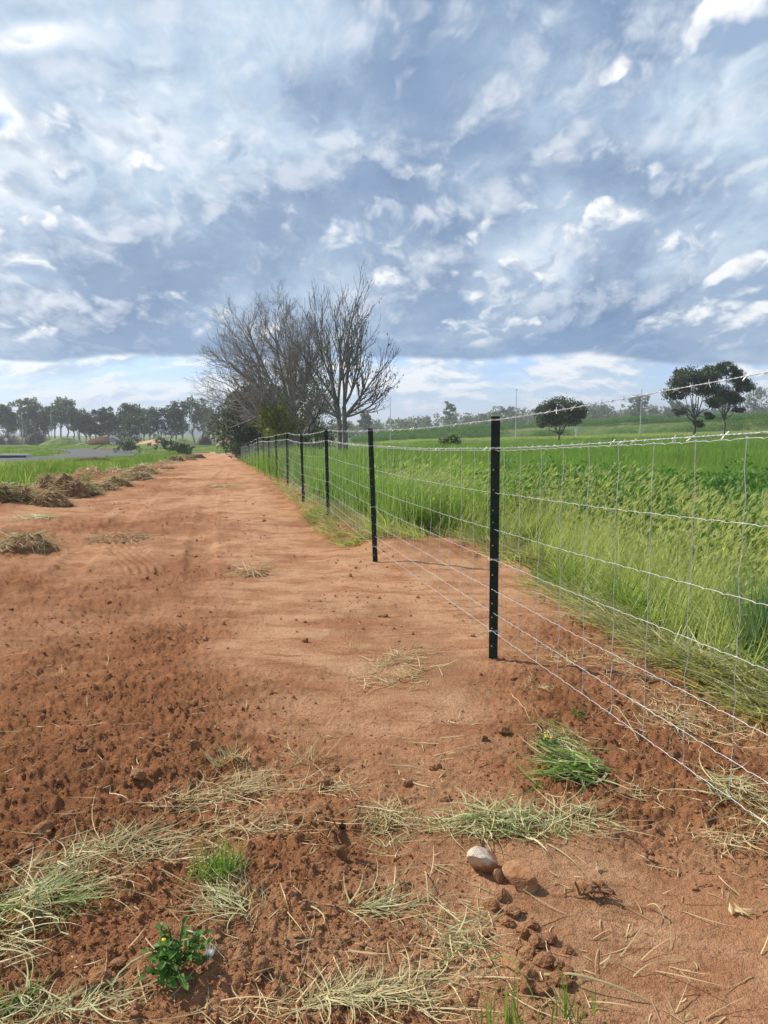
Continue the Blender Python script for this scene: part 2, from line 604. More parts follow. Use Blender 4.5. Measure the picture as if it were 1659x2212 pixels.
def soil_mat():
    m, N = material('red_earth')
    p = where(N)
    big = N.noise(p, 0.55, 5, 0.6)
    mid = N.noise(p, 3.2, 6, 0.65)
    fine = N.noise(p, 38, 6, 0.7)
    smooth = N.n('ShaderNodeAttribute', attribute_name='tint').outputs['Fac']
    streak = N.noise(N.v('MULTIPLY', p, (0.9, 3.0, 1)), 2.2, 7, 0.7)
    c = N.mix(N.ss(mid, 0.32, 0.66), (0.290, 0.124, 0.056), (0.400, 0.176, 0.080))
    c = N.mix(N.ss(big, 0.42, 0.64, 0.0, 0.45), c, (0.35, 0.155, 0.068))
    c = N.mix(N.m('MULTIPLY', smooth, N.ss(mid, 0.25, 0.6, 0.5, 0.95)), c, (0.450, 0.222, 0.112))
    c = N.mix(N.m('MULTIPLY', N.m('SUBTRACT', 1.0, smooth), N.ss(streak, 0.60, 0.44, 0.0, 0.40)), c, (0.140, 0.052, 0.023))
    pale = N.m('MULTIPLY', smooth, N.ss(N.noise(N.v('MULTIPLY', p, (1.0, 2.2, 1)), 1.4, 7, 0.65), 0.36, 0.60))
    c = N.mix(N.m('MULTIPLY', pale, 0.8), c, (0.60, 0.355, 0.200))
    c = N.mix(N.m('MULTIPLY', smooth, N.ss(streak, 0.46, 0.34, 0.0, 0.75)), c, (0.25, 0.106, 0.047))
    fleck = N.noise(N.v('MULTIPLY', p, (2.2, 7.0, 1)), 2.4, 7, 0.72)
    c = N.mix(N.ss(fleck, 0.42, 0.30, 0.0, 0.8), c, (0.165, 0.068, 0.030))
    damp = N.noise(N.v('MULTIPLY', p, (0.8, 0.45, 1)), 0.62, 7, 0.68)
    c = N.mix(N.ss(damp, 0.47, 0.60, 0.0, 0.55), c, (0.245, 0.102, 0.046))
    c = N.mix(N.ss(damp, 0.42, 0.32, 0.0, 0.5), c, (0.50, 0.265, 0.135))
    c = N.mix(N.ss(fine, 0.55, 0.30, 0.0, 0.45), c, (0.16, 0.066, 0.029))
    c = N.mix(N.ss(fine, 0.60, 0.78, 0.0, 0.45), c, (0.42, 0.20, 0.092))
    h = N.m('ADD', N.m('MULTIPLY', N.noise(p, 55, 5, 0.65), 1.0), N.m('MULTIPLY', N.noise(p, 170, 3, 0.6), 0.5))
    finish(N, principled(N, c, 0.95, 0.08, bump(N, h, 1.0, 0.022)))
    return m


def field_mat():
    m, N = material('paddock_ground')
    p = where(N)
    x, y, z = N.sep(p)
    n1 = N.noise(N.v('MULTIPLY', p, (0.035, 0.09, 0.1)), 1.0, 6, 0.6)
    n2 = N.noise(p, 0.8, 6, 0.65)
    c = N.mix(N.ss(n1, 0.36, 0.62), (0.085, 0.140, 0.030), (0.175, 0.215, 0.062))
    c = N.mix(N.ss(n2, 0.42, 0.68, 0.0, 0.55), c, (0.050, 0.085, 0.024))
    c = N.mix(N.ss(N.noise(N.v('MULTIPLY', p, (0.02, 0.07, 0.1)), 1.3, 5, 0.6), 0.55, 0.66, 0.0, 0.7), c, (0.26, 0.25, 0.11))
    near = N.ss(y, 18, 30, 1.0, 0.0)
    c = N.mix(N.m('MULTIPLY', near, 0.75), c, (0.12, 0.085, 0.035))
    finish(N, principled(N, c, 0.9, 0.1, bump(N, N.noise(p, 2.5, 6, 0.7), 1.0, 0.35)))
    return m


M = {}
M['soil'] = soil_mat()
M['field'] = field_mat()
M['grass'] = leaf_mat('green_grass', (0.110, 0.215, 0.036), (0.265, 0.385, 0.090), 0.54, c2=(0.120, 0.190, 0.045))
M['lush'] = leaf_mat('lush_crop', (0.095, 0.210, 0.036), (0.280, 0.430, 0.095), 0.58, c2=(0.200, 0.310, 0.075))
M['ripe'] = leaf_mat('ripening_grass', (0.230, 0.320, 0.080), (0.540, 0.560, 0.230), 0.52)
M['blue_grass'] = leaf_mat('blue_green_blades', (0.120, 0.230, 0.110), (0.230, 0.370, 0.200), 0.45)
M['weed'] = leaf_mat('broad_weed_leaf', (0.060, 0.150, 0.030), (0.150, 0.280, 0.060), 0.42)
M['straw'] = leaf_mat('dry_straw', (0.300, 0.210, 0.095), (0.680, 0.560, 0.310), 0.2, rough=0.6)
M['hay'] = leaf_mat('cut_grass', (0.260, 0.235, 0.100), (0.640, 0.600, 0.340), 0.25, rough=0.5)
M['cut_green'] = leaf_mat('fresh_cut_blades', (0.110, 0.200, 0.040), (0.260, 0.380, 0.090), 0.3)
M['gum'] = leaf_mat('gum_leaves', (0.105, 0.130, 0.080), (0.210, 0.230, 0.155), 0.30, rough=0.45)
M['dark_leaf'] = leaf_mat('dark_evergreen_leaves', (0.040, 0.062, 0.026), (0.095, 0.120, 0.050), 0.25)
M['olive_leaf'] = leaf_mat('olive_leaves', (0.075, 0.100, 0.030), (0.150, 0.165, 0.055), 0.3)
M['yellow_leaf'] = leaf_mat('yellow_green_leaves', (0.130, 0.180, 0.030), (0.270, 0.310, 0.060), 0.4)
M['rust_twig'] = leaf_mat('rusty_twigs', (0.140, 0.085, 0.060), (0.230, 0.140, 0.100), 0.1)
M['dead_leaf'] = leaf_mat('dead_leaves', (0.085, 0.062, 0.040), (0.170, 0.125, 0.080), 0.2)
M['bark_grey'] = plain_mat('grey_bark', (0.25, 0.225, 0.195), (0.42, 0.39, 0.35), 6, 0.9, 0.15, 0.6, 20)
M['bark_dark'] = plain_mat('dark_bark', (0.075, 0.066, 0.058), (0.160, 0.142, 0.125), 6, 0.9, 0.15, 0.6, 20)
M['bark_gum'] = plain_mat('gum_bark', (0.20, 0.17, 0.14), (0.42, 0.38, 0.33), 3, 0.85, 0.2, 0.4, 15)
M['bark_mid'] = plain_mat('grey_brown_bark', (0.15, 0.135, 0.12), (0.28, 0.26, 0.235), 6, 0.9, 0.15, 0.4, 20)
M['twig'] = plain_mat('fine_twigs', (0.27, 0.25, 0.23), (0.42, 0.395, 0.37), 3, 0.9, 0.1, 0)
M['post'] = plain_mat('black_green_paint', (0.011, 0.024, 0.019), (0.018, 0.036, 0.029), 25, 0.5, 0.22, 0.15, 120)
M['wire'] = plain_mat('galvanised_wire', (0.56, 0.57, 0.58), (0.72, 0.73, 0.74), 60, 0.42, 0.6, 0, metal=0.35)
M['stone'] = plain_mat('brown_stone', (0.27, 0.115, 0.050), (0.42, 0.22, 0.11), 14, 0.9, 0.15, 0.7, 70)
M['white_paint'] = plain_mat('white_paint', (0.72, 0.72, 0.70), (0.80, 0.80, 0.78), 3, 0.5, 0.4, 0)
M['black_paint'] = plain_mat('black_print', (0.012, 0.012, 0.012), (0.02, 0.02, 0.02), 3, 0.5, 0.4, 0)
M['steel'] = plain_mat('pole_steel', (0.48, 0.49, 0.50), (0.60, 0.61, 0.62), 2, 0.5, 0.5, 0)
M['asphalt'] = plain_mat('asphalt', (0.085, 0.083, 0.085), (0.125, 0.122, 0.122), 0.8, 0.9, 0.2, 0.3, 30)
M['sand'] = plain_mat('orange_sand', (0.46, 0.29, 0.14), (0.60, 0.40, 0.21), 1.5, 0.95, 0.1, 0.6, 4)
M['dark_earth'] = plain_mat('dark_brown_earth', (0.075, 0.040, 0.024), (0.16, 0.085, 0.046), 2.5, 0.95, 0.08, 0.8, 8)
M['heap_earth'] = plain_mat('heaped_earth', (0.165, 0.088, 0.047), (0.310, 0.170, 0.092), 9, 0.95, 0.08, 0.9, 40)
M['mound_green'] = plain_mat('grassed_mound', (0.080, 0.125, 0.028), (0.185, 0.215, 0.060), 0.5, 0.9, 0.1, 0.9, 2)
M['concrete'] = plain_mat('pale_concrete', (0.52, 0.54, 0.56), (0.66, 0.68, 0.70), 2, 0.8, 0.2, 0.2, 20)
M['petal'] = plain_mat('yellow_petals', (0.70, 0.52, 0.03), (0.80, 0.62, 0.05), 9, 0.6, 0.2, 0)
M['fluff'] = plain_mat('white_seed_fluff', (0.75, 0.73, 0.68), (0.82, 0.80, 0.76), 9, 0.8, 0.1, 0)


# white-capped stone: colour turns pale towards the upper left, red-brown elsewhere
def capped_stone_mat():
    m, N = material('pale_faced_stone')
    p = N.n('ShaderNodeTexCoord').outputs['Object']
    x, y, z = N.sep(p)
    n = N.noise(p, 16, 6, 0.65)
    f = N.ss(N.m('ADD', N.m('SUBTRACT', N.m('ADD', z, N.m('MULTIPLY', y, -0.1)), N.m('MULTIPLY', x, 0.75)), N.m('MULTIPLY', n, 0.10)), 0.050, 0.085)
    c = N.mix(f, N.mix(n, (0.25, 0.105, 0.045), (0.42, 0.20, 0.10)), (0.62, 0.50, 0.38))
    finish(N, principled(N, c, 0.85, 0.2, bump(N, N.noise(p, 60, 5, 0.65), 0.6, 0.01)))
    return m


M['capped'] = capped_stone_mat()


# ---------------------------------------------------------------- the ground, one sheet to the horizon
def build_ground():
    az = np.concatenate([np.arange(-180, -36, 3.0), np.arange(-36, -31, 0.5), np.arange(-31, 31, 0.105), np.arange(31, 36, 0.5), np.arange(36, 180, 3.0)])
    az = np.radians(az)
    dep = np.radians(np.concatenate([np.arange(62, 44, -1.0), np.arange(44, 4, -0.105), np.arange(4, 0.7, -0.05)]))
    r = np.concatenate([[0.12, 0.4, 0.65], EYE / np.tan(dep), np.geomspace(134, 8000, 130)])
    A, Rr = np.meshgrid(az, r)
    X, Y = np.sin(A) * Rr, np.cos(A) * Rr
    Z = ground_z(X, Y)
    nr, na = A.shape
    sd = soil_dist(X, Y)
    ridge = np.exp(-((X - fence_x(Y) + 6.95) / 1.0) ** 2) * sst(Y, 14.5, 17)
    lip = np.exp(-((X - fence_x(Y) + 0.05) / 0.5) ** 2) * sst(Y, 9, 12)
    tint = np.clip((1 - loose(X, Y)) - 0.9 * ridge - 0.8 * lip, 0, 1)
    V = np.stack([X, Y, Z], -1).reshape(-1, 3)
    i = np.arange(nr - 1)[:, None] * na
    j = np.arange(na)[None, :]
    j2 = (j + 1) % na
    F = np.stack([i + j, i + na + j, i + na + j2, i + j2], -1).reshape(-1, 4)
    inside = (sd.reshape(-1)[F].mean(1) > 0)
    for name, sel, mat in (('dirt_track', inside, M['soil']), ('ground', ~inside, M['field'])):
        f = F[sel]
        used, inv = np.unique(f, return_inverse=True)
        mb = MB()
        mb.add(V[used], inv.reshape(f.shape), tint.reshape(-1)[used])
        if name == 'dirt_track':
            k = int(np.argmax(az))
        tag(mb.build(name, mat, smooth=True), kind='structure')


build_ground()

# the sealed road beyond the left-hand grass
mb = MB()
cl = np.array([[-28, 26], [-31, 40], [-34, 60], [-36.5, 80], [-39, 100], [-45, 122], [-56, 142], [-74, 158]], float)
cl = np.stack([np.interp(np.linspace(0, 7, 80), np.arange(8), cl[:, k]) for k in (0, 1)], -1)
dr = unit(np.gradient(cl, axis=0))
nr_ = np.stack([-dr[:, 1], dr[:, 0]], -1)
off = np.linspace(-5.2, 5.2, 7)
P = cl[:, None, :] + nr_[:, None, :] * off[None, :, None]
Zr = np.max(terrain(P[..., 0], P[..., 1]) + 0.09, axis=1, keepdims=True) + (0.06 - 0.002 * off ** 2)[None, :]
V = np.concatenate([P, Zr[..., None]], -1)
idx = np.arange(80 * 7).reshape(80, 7)
mb.add(V, np.stack([idx[:-1, :-1], idx[1:, :-1], idx[1:, 1:], idx[:-1, 1:]], -1).reshape(-1, 4))
tag(mb.build('road', M['asphalt'], smooth=True), kind='structure')

# ---------------------------------------------------------------- far mounds, heaps and the left-hand fittings
def mound(name, label, cat, x, y, rx, ry, h, mat, seed, flat=0.0, group=None, rough=0.25, rz=0.0, sink=0.15, n=(18, 30), freq=1.6):
    """an uneven heap of earth: a lumpy dome standing on the ground"""
    a = np.linspace(0, 2 * np.pi, n[1], endpoint=False)
    t = np.linspace(0, 1, n[0])
    T_, A = np.meshgrid(t, a, indexing='ij')
    rr = np.sin(T_ * np.pi / 2) ** (1 - 0.3 * flat)
    ux, uy = np.cos(A) * rr, np.sin(A) * rr
    prof = np.cos(rr * np.pi / 2) ** (0.9 - 0.5 * flat)
    k = 1 + rough * 1.6 * fbm(ux * freq + seed * 3.7, uy * freq, 4, seed)
    X, Y = ux * rx * (1 + rough * fbm(np.cos(A) * 1.2 + seed, np.sin(A) * 1.2, 3, seed + 3)), uy * ry
    Z = h * prof * k + rough * 0.35 * h * fbm(ux * 5 + seed, uy * 5, 3, seed + 9) * np.minimum(1, prof * 3)
    c, s = math.cos(rz), math.sin(rz)
    X, Y = X * c - Y * s, X * s + Y * c
    base = gz(x, y)
    Zg = ground_z(X + x, Y + y) - base
    Z = np.maximum(Z, 0) + Zg - sink * h * (prof < 0.05)
    mb = MB()
    V = np.stack([X, Y, Z], -1).reshape(-1, 3)
    i = np.arange(n[0] - 1)[:, None] * n[1]
    j = np.arange(n[1])[None, :]
    j2 = (j + 1) % n[1]
    mb.add(V, np.stack([i + j, i + n[1] + j, i + n[1] + j2, i + j2], -1).reshape(-1, 4))
    o = mb.build(name, mat, smooth=True, loc=(x, y, base))
    if label:
        tag(o, label, cat, group)
    return o, V


def far(u, v, y):
    """a place in the far field at depth y under image column u"""
    return at_range(u, y), y


x, y = far(145, 0, 205)
mound('grassy_mound', 'low green grassed mound beside the dark earth heap', 'mound', x, y, 6.5, 4, 1.9, M['mound_green'], 3)
x, y = far(230, 0, 205)
mound('earth_heap', 'dark brown heap of earth behind the speed sign', 'earth heap', x, y, 5.2, 3.6, 2.3, M['dark_earth'], 5, flat=0.8, rough=0.12)
x, y = far(345, 0, 215)
mound('earth_mound', 'pale bare earth mound partly grown with weeds', 'mound', x, y, 5.5, 4, 1.5, M['sand'], 7)
x, y = far(395, 0, 212)
mound('weedy_mound', 'low weedy green mound right of the pale bare mound', 'mound', x, y, 5.0, 3, 1.4, M['mound_green'], 8)
x, y = far(503, 0, 190)
mound('sand_heap', 'orange sand heap left of the dark evergreen tree', 'sand heap', x, y, 4.2, 3, 2.3, M['sand'], 9, flat=0.3, rough=0.12)
x, y = far(516, 0, 184)
mound('grassy_mound', 'small green mound in front of the orange sand heap', 'mound', x, y, 1.9, 1.5, 1.5, M['mound_green'], 10)
x, y = spot(190, 1006)
mound('earth_bank', 'long low dark earth bank lying in the left-hand grass', 'earth bank', x, y, 2.9, 0.8, 0.55, M['dark_earth'], 11, rough=0.4, n=(16, 44), rz=0.05)
mb = MB()
box(mb, -6.5, 6.5, -1.2, 1.2, -0.2, 0.12)
x, y = far(238, 0, 160)
tag(mb.build('sand_strip', M['sand'], loc=(x, y, gz(x, y))), 'thin pale strip of bare sand in the far left grass', 'sand')

# low pale concrete edge at the left border
t = empty('concrete_culvert', (*far(20, 0, 84), 0))
t.location.z = gz(t.location.x, t.location.y)
tag(t, 'low pale concrete culvert end beside the road at the left border', 'culvert')
mb = MB(); box(mb, -3, 2.6, -0.55, 0.55, 0.36, 0.52)
mb.build('cap_slab', M['concrete'], t)
mb = MB(); box(mb, -3, 2.40, -0.4, 0.4, -0.4, 0.358)
mb.build('base_wall', M['asphalt'], t)
mb = MB(); box(mb, 2.44, 2.6, -0.5, 0.5, -0.4, 0.357)
mb.build('end_wall', M['concrete'], t)


def pole(mb, x0, y0, z0, z1, r0, r1, sides=8, lean=(0, 0)):
    P = np.array([[[x0 + lean[0] * k, y0 + lean[1] * k, z0 + (z1 - z0) * k] for k in np.linspace(0, 1, 6)]])
    tubes(mb, P, np.linspace(r0, r1, 6)[None], sides, cap=True)


# speed sign: a white plate with 40 in a ring
x, y = far(249, 0, 99)
t = empty('speed_sign', (x, y, gz(x, y)), 0.33)
tag(t, 'white speed sign reading 40 on a thin steel post', 'road sign')
mb = MB(); pole(mb, 0, 0, -0.3, 2.75, 0.035, 0.035)
mb.build('post', M['steel'], t)
mb = MB(); box(mb, -0.34, 0.34, -0.062, -0.042, 1.72, 2.75)
plate = mb.build('plate', M['white_paint'], t)
mb = MB()
a = np.linspace(0, 2 * np.pi, 33)
ring = np.stack([np.cos(a), 0 * a, np.sin(a)], -1)
V = np.concatenate([ring * 0.30, ring * 0.235]) + np.array([0, -0.068, 2.23])
k = np.arange(32)
mb.add(V, np.stack([k, k + 33, k + 34, k + 1], -1))
mb.build('ring', M['black_paint'], plate)
for ch, px in (('4', -0.092), ('0', 0.092)):
    cu = bpy.data.curves.new('digit', 'FONT')
    cu.body = ch
    cu.size = 0.36
    cu.align_x = 'CENTER'
    cu.align_y = 'CENTER'
    cu.extrude = 0.004
    cu.materials.append(M['black_paint'])
    tmp = bpy.data.objects.new('digit_outline', cu)
    o = bpy.data.objects.new('digit', bpy.data.meshes.new_from_object(tmp))
    bpy.data.objects.remove(tmp)
    COL.objects.link(o)
    o.parent = plate
    o.location = (px, -0.070, 2.23)
    o.rotation_euler = (math.pi / 2, 0, 0)

x, y = far(21, 0, 195)
t = empty('warning_sign', (x, y, gz(x, y)), 0.2)
tag(t, 'small diamond warning sign far off in front of reddish shrubs', 'road sign')
mb = MB(); pole(mb, 0, 0, -0.3, 2.0, 0.06, 0.06)
mb.build('post', M['steel'], t)
mb = MB(); box(mb, -0.42, 0.42, -0.03, 0.03, -0.42, 0.42, M=Matrix.Translation((0, -0.1, 1.7)) @ Matrix.Rotation(math.pi / 4, 4, 'Y'))
mb.build('plate', M['white_paint'], t)


def street_light(u, yd, H, arm, label):
    x, y = far(u, 0, yd)
    t = empty('street_light', (x, y, gz(x, y)))
    tag(t, label, 'street light', 'street lights standing in the fields')
    mb = MB(); pole(mb, 0, 0, -0.5, H, 0.11, 0.06)
    mb.build('pole', M['steel'], t)
    if arm:
        k = np.linspace(0, 1, 8)
        P = np.stack([arm * np.sin(k * 1.45), 0 * k, H - 0.6 + 0.9 * np.sin(k * 1.7) ** 1.0], -1)[None]
        P[:, 0] = (0, 0, H - 0.6)
        mb = MB(); tubes(mb, P, np.full((1, 8), 0.05), 6)
        mb.build('arm', M['steel'], t)
        e = P[0, -1]
        s = 1 if arm > 0 else -1
        mb = MB(); box(mb, min(e[0], e[0] + s * 0.8), max(e[0], e[0] + s * 0.8), -0.15, 0.15, e[2] - 0.07, e[2] + 0.06)
        mb.build('lamp_head', M['steel'], t)
    else:
        mb = MB(); box(mb, -0.16, 0.16, -0.42, 0.1, H + 0.005, H + 0.13)
        mb.build('lamp_head', M['steel'], t)


street_light(57, 219, 9.6, -1.9, 'leftmost street light, with a long arm reaching left')
street_light(119, 219, 9.8, 1.2, 'street light with a short hooked arm before the left gum trees')
street_light(418, 219, 11.4, -2.2, 'street light standing just left of the dark evergreen')
street_light(843, 178, 10.2, 0, 'thin pole light just right of the bare twin-trunked tree')
street_light(1111, 165, 10.4, 0, 'thin pole light left of the single round field tree')
street_light(1377, 170, 10.0, 0, 'thin pole light between the round tree and the tree pair')

for u, yd, w_, lab in ((512, 170, 3.4, 'white low gabled pipe frame near the sand heap'), (183, 165, 1.4, 'small white gabled pipe frame in the far left grass')):
    x, y = far(u, 0, yd)
    t = empty('pipe_frame', (x, y, gz(x, y)))
    tag(t, lab, 'pipe frame')
    hgt = 2.0 if w_ > 2 else 1.1
    for s in (-1, 1):
        mb = MB(); tubes(mb, np.array([[[s * w_ * 1.0, 0, hgt * 0.62], [s * w_ * 0.5, 0, hgt * 0.81], [0.0, 0, hgt]]]), np.full((1, 3), 0.09), 6)
        mb.build('rafter', M['white_paint'], t)
        mb = MB(); pole(mb, s * w_ * 0.62, 0, -0.3, hgt * 0.74, 0.06, 0.06)
        mb.build('leg', M['white_paint'], t)

for u, yd, lab, az_ in ((228, 145, 'leaning timber strut post left below the speed sign', 1), (291, 145, 'leaning timber strut right of the speed sign', -1)):
    x, y = far(u, 0, yd)
    mb = MB()
    tubes(mb, np.array([[[-az_ * 2.4, 0, -0.1], [0, 0, 1.0], [az_ * 1.6, 0, 1.75]]]), np.full((1, 3), 0.11), 6)
    tag(mb.build('timber_strut', M['bark_dark'], loc=(x, y, gz(x, y))), lab, 'timber strut')

for u, yd, H, lab in ((1300 + 0, 0, 0, ''),):
    pass
for u, yd, H, lab in ((1611, 330, 9.0, 'dark wooden power pole far right before the tree line'), (1352, 340, 8.0, 'wooden power pole left of the tree pair in the far tree line')):
    x, y = far(u, 0, yd)
    t = empty('power_pole', (x, y, gz(x, y)))
    tag(t, lab, 'power pole')
    mb = MB(); pole(mb, 0, 0, -0.3, H, 0.17, 0.12)
    mb.build('pole', M['bark_grey'], t)
    mb = MB(); box(mb, -1.1, 1.1, -0.3, -0.18, H - 0.7, H - 0.5)
    mb.build('crossarm', M['bark_grey'], t)
x, y = far(1240, 0, 130)
t = empty('marker_post', (x, y, gz(x, y)))
tag(t, 'short white marker post right of the round field tree', 'marker post')
mb = MB(); box(mb, -0.12, 0.12, -0.05, 0.05, -0.2, 1.5)
mb.build('post', M['white_paint'], t)
mb = MB(); box(mb, -0.3, 0.3, -0.08, -0.055, 1.0, 1.7)
mb.build('plate', M['white_paint'], t)


# ---------------------------------------------------------------- trees
def leaf_cloud(mb, centres, radii, n, size, seed, squash=0.75, droop=0.0, shell=0.55):
    """leaf-sized faces spread through lumpy clumps"""
    r = np.random.default_rng(seed)
    C, Rd = np.asarray(centres, float), np.asarray(radii, float)
    w = Rd ** 2
    pick = r.choice(len(C), n, p=w / w.sum())
    d = unit(r.normal(size=(n, 3)))
    rad = Rd[pick] * (shell + (1 - shell) * r.random(n) ** 0.5) * (1 + 0.35 * r.normal(size=n) * 0.5)
    P = C[pick] + d * rad[:, None] * np.array([1, 1, squash])
    s = size * r.uniform(0.6, 1.35, n)
    a = unit(r.normal(size=(n, 3)) + np.array([0, 0, -droop]))
    b = unit(np.cross(a, r.normal(size=(n, 3))))
    a, b = a * s[:, None], b * (s * 0.42)[:, None]
    V = np.stack([P - a, P + b, P + a, P - b], 1).reshape(-1, 3)
    k = np.arange(n)[:, None] * 4
    mb.add(V, k + np.arange(4)[None, :], np.repeat(np.clip(0.5 + 0.28 * r.normal(size=n), 0, 1), 4))


def limbs(mb, pairs, r0, r1, seed, wob=0.06, sides=6, k=6):
    r = np.random.default_rng(seed)
    t = np.linspace(0, 1, k)
    P = []
    for a, b in pairs:
        a, b = np.array(a, float), np.array(b, float)
        L = np.linalg.norm(b - a)
        n = r.normal(size=(k, 3)) * L * wob * np.sin(t * np.pi)[:, None]
        P.append(a + (b - a) * t[:, None] + n + np.array([0, 0, 1]) * (0.12 * L * np.sin(t * np.pi))[:, None] * 0.3)
    R = np.array([np.linspace(p, q, k) for p, q in zip(np.broadcast_to(r0, len(P)), np.broadcast_to(r1, len(P)))])
    tubes(mb, np.array(P), R, sides)


def gum_tree(name, label, u, yd, H, W, seed, leaf='gum', group=None, bare=0.35, nleaf=1500, size=0.42, clumps=12, trunk=None, trunks=1, bark='bark_gum', top=0.55, loc=None, squash=0.8):
    """a trunk that forks into limbs, each carrying its own clumps of leaves"""
    r = np.random.default_rng(seed)
    x, y = loc or far(u, 0, yd)
    t = empty(name, (x, y, gz(x, y)))
    tag(t, label, 'tree', group)
    tr = trunk or H * 0.022
    cs, rs = [], []
    tm = MB()
    for q in range(trunks):
        ox = (q - (trunks - 1) / 2) * W * 0.22
        fork = np.array([ox * 1.5 + r.normal() * 0.03 * H, r.normal() * 0.03 * H, H * bare])
        limbs(tm, [((ox, 0, -0.4), fork)], tr / trunks ** 0.3, tr * 0.7, seed + q, 0.03, 7)
        m = max(3, clumps // trunks)
        for c in range(m):
            f = (c + 0.5) / m
            h = H * (bare + 0.10 + (1 - bare - 0.16) * f ** 0.85)
            prof = math.sin(min(1, max(0.12, (h / H - bare) / (1 - bare))) ** top * math.pi) ** 0.6
            a = c * 2.399 + seed
            e = np.array([fork[0] + math.cos(a) * W * 0.40 * prof * r.uniform(0.5, 1.1), math.sin(a) * W * 0.36 * prof * r.uniform(0.4, 1.1), h])
            limbs(tm, [(fork * np.array([1, 1, r.uniform(0.75, 1.0)]), e)], tr * 0.42, tr * 0.10, seed + 31 * c, 0.07, 5)
            R_ = W * r.uniform(0.11, 0.20)
            cs.append(e); rs.append(R_)
            for _ in range(2):
                cs.append(e + r.normal(size=3) * R_ * np.array([0.95, 0.95, 0.55])); rs.append(R_ * r.uniform(0.45, 0.75))
    tm.build('trunk', M[bark], t, smooth=True)
    lm = MB()
    leaf_cloud(lm, cs, rs, nleaf, size, seed + 5, squash, droop=0.5)
    lm.build('crown', M[leaf], t)
    return t


gl = 'gum trees lining the far left field'
GUMS = [  # u, depth, height, width, seed, leaf, clear trunk share, trunks, label
    (3, 250, 12.2, 5.5, 11, 'gum', 0.45, 1, 'thin gum tree cut by the left border of the picture'),
    (24, 245, 13.2, 5.5, 12, 'gum', 0.50, 1, 'sparse gum tree behind the leftmost reddish shrub'),
    (46, 262, 11.2, 7.0, 13, 'dark_leaf', 0.25, 2, 'lower dark gum tree behind the leftmost street light'),
    (72, 250, 13.8, 7.0, 14, 'gum', 0.45, 2, 'spreading gum tree right of the leftmost street light'),
    (96, 255, 10.8, 6.5, 15, 'dark_leaf', 0.30, 2, 'dark mid-height gum tree behind the second reddish shrub'),
    (121, 248, 14.0, 6.0, 16, 'gum', 0.50, 2, 'tall gum tree directly behind the hook-armed street light'),
    (146, 246, 13.2, 6.5, 17, 'gum', 0.48, 2, 'broad open gum tree above the left green mound'),
    (167, 256, 11.8, 5.0, 18, 'gum', 0.50, 1, 'slender gum tree at the left edge of a gap of sky'),
    (186, 250, 11.2, 6.0, 19, 'gum', 0.30, 2, 'leafy gum tree at the right edge of the gap of sky'),
    (209, 252, 12.2, 6.0, 20, 'gum', 0.28, 2, 'rounded gum tree above the left end of the dark earth heap'),
    (231, 250, 11.6, 6.0, 21, 'dark_leaf', 0.25, 2, 'gum tree above the middle of the dark earth heap'),
    (254, 254, 11.2, 6.5, 22, 'gum', 0.25, 2, 'grey-green gum tree above the speed sign'),
    (286, 252, 15.2, 7.0, 23, 'dark_leaf', 0.55, 1, 'tallest gum tree on the left, with a dome-shaped top'),
    (322, 262, 10.8, 6.5, 24, 'gum', 0.25, 2, 'low gum tree right of the tallest dome-topped gum'),
    (336, 250, 11.8, 4.5, 25, 'gum', 0.45, 1, 'narrow gum tree left of the bare slender trunks'),
    (364, 248, 12.8, 7.5, 26, 'dark_leaf', 0.22, 2, 'dense dark gum tree right of the bare slender trunks'),
    (392, 250, 12.4, 7.0, 27, 'dark_leaf', 0.25, 2, 'dense gum tree left of the pale street light pole'),
    (432, 250, 14.6, 6.5, 28, 'gum', 0.30, 2, 'tall gum tree right of the pale street light pole'),
    (455, 262, 13.6, 6.5, 29, 'gum', 0.35, 1, 'rear gum tree partly behind the dark evergreen'),
]
for u, yd, H, W, sd_, lf, br, tk, lab in GUMS:
    H *= 0.78 + 0.34 * ((sd_ * 37) % 10) / 10
    gum_tree('gum_tree', lab, u, yd, H * 1.04, W * 1.35, sd_, lf, gl, br * 0.8, 2300, 0.42, 16, trunks=tk)
gum_tree('bushy_tree', 'bushy low tree standing right of the dark earth heap', 297, 222, 9.2, 8.6, 40, 'dark_leaf', None, 0.10, 2200, 0.36, 16, trunks=2)
gum_tree('olive_tree', 'pale olive-leaved small tree left of the dark evergreen', 468, 200, 7.0, 6.0, 41, 'olive_leaf', None, 0.30, 900, 0.36, 10)
for u, H, lab in ((346, 8.5, 'bare slender trunk at the left of the sky gap behind the pale mound'), (353, 8.0, 'bare slender trunk in the middle of the sky gap behind the pale mound'), (176, 7.5, 'bare dead trunk in the gap of sky on the left')):
    x, y = far(u, 0, 252)
    t = empty('dead_tree', (x, y, gz(x, y)))
    tag(t, lab, 'tree')
    mb = MB()
    limbs(mb, [((0, 0, -0.3), (0.3, 0, H)), ((0.1, 0, H * 0.6), (1.1, 0, H * 0.9))], [0.16, 0.07], [0.05, 0.02], u, 0.02, 5)
    mb.build('trunk', M['bark_gum'], t)

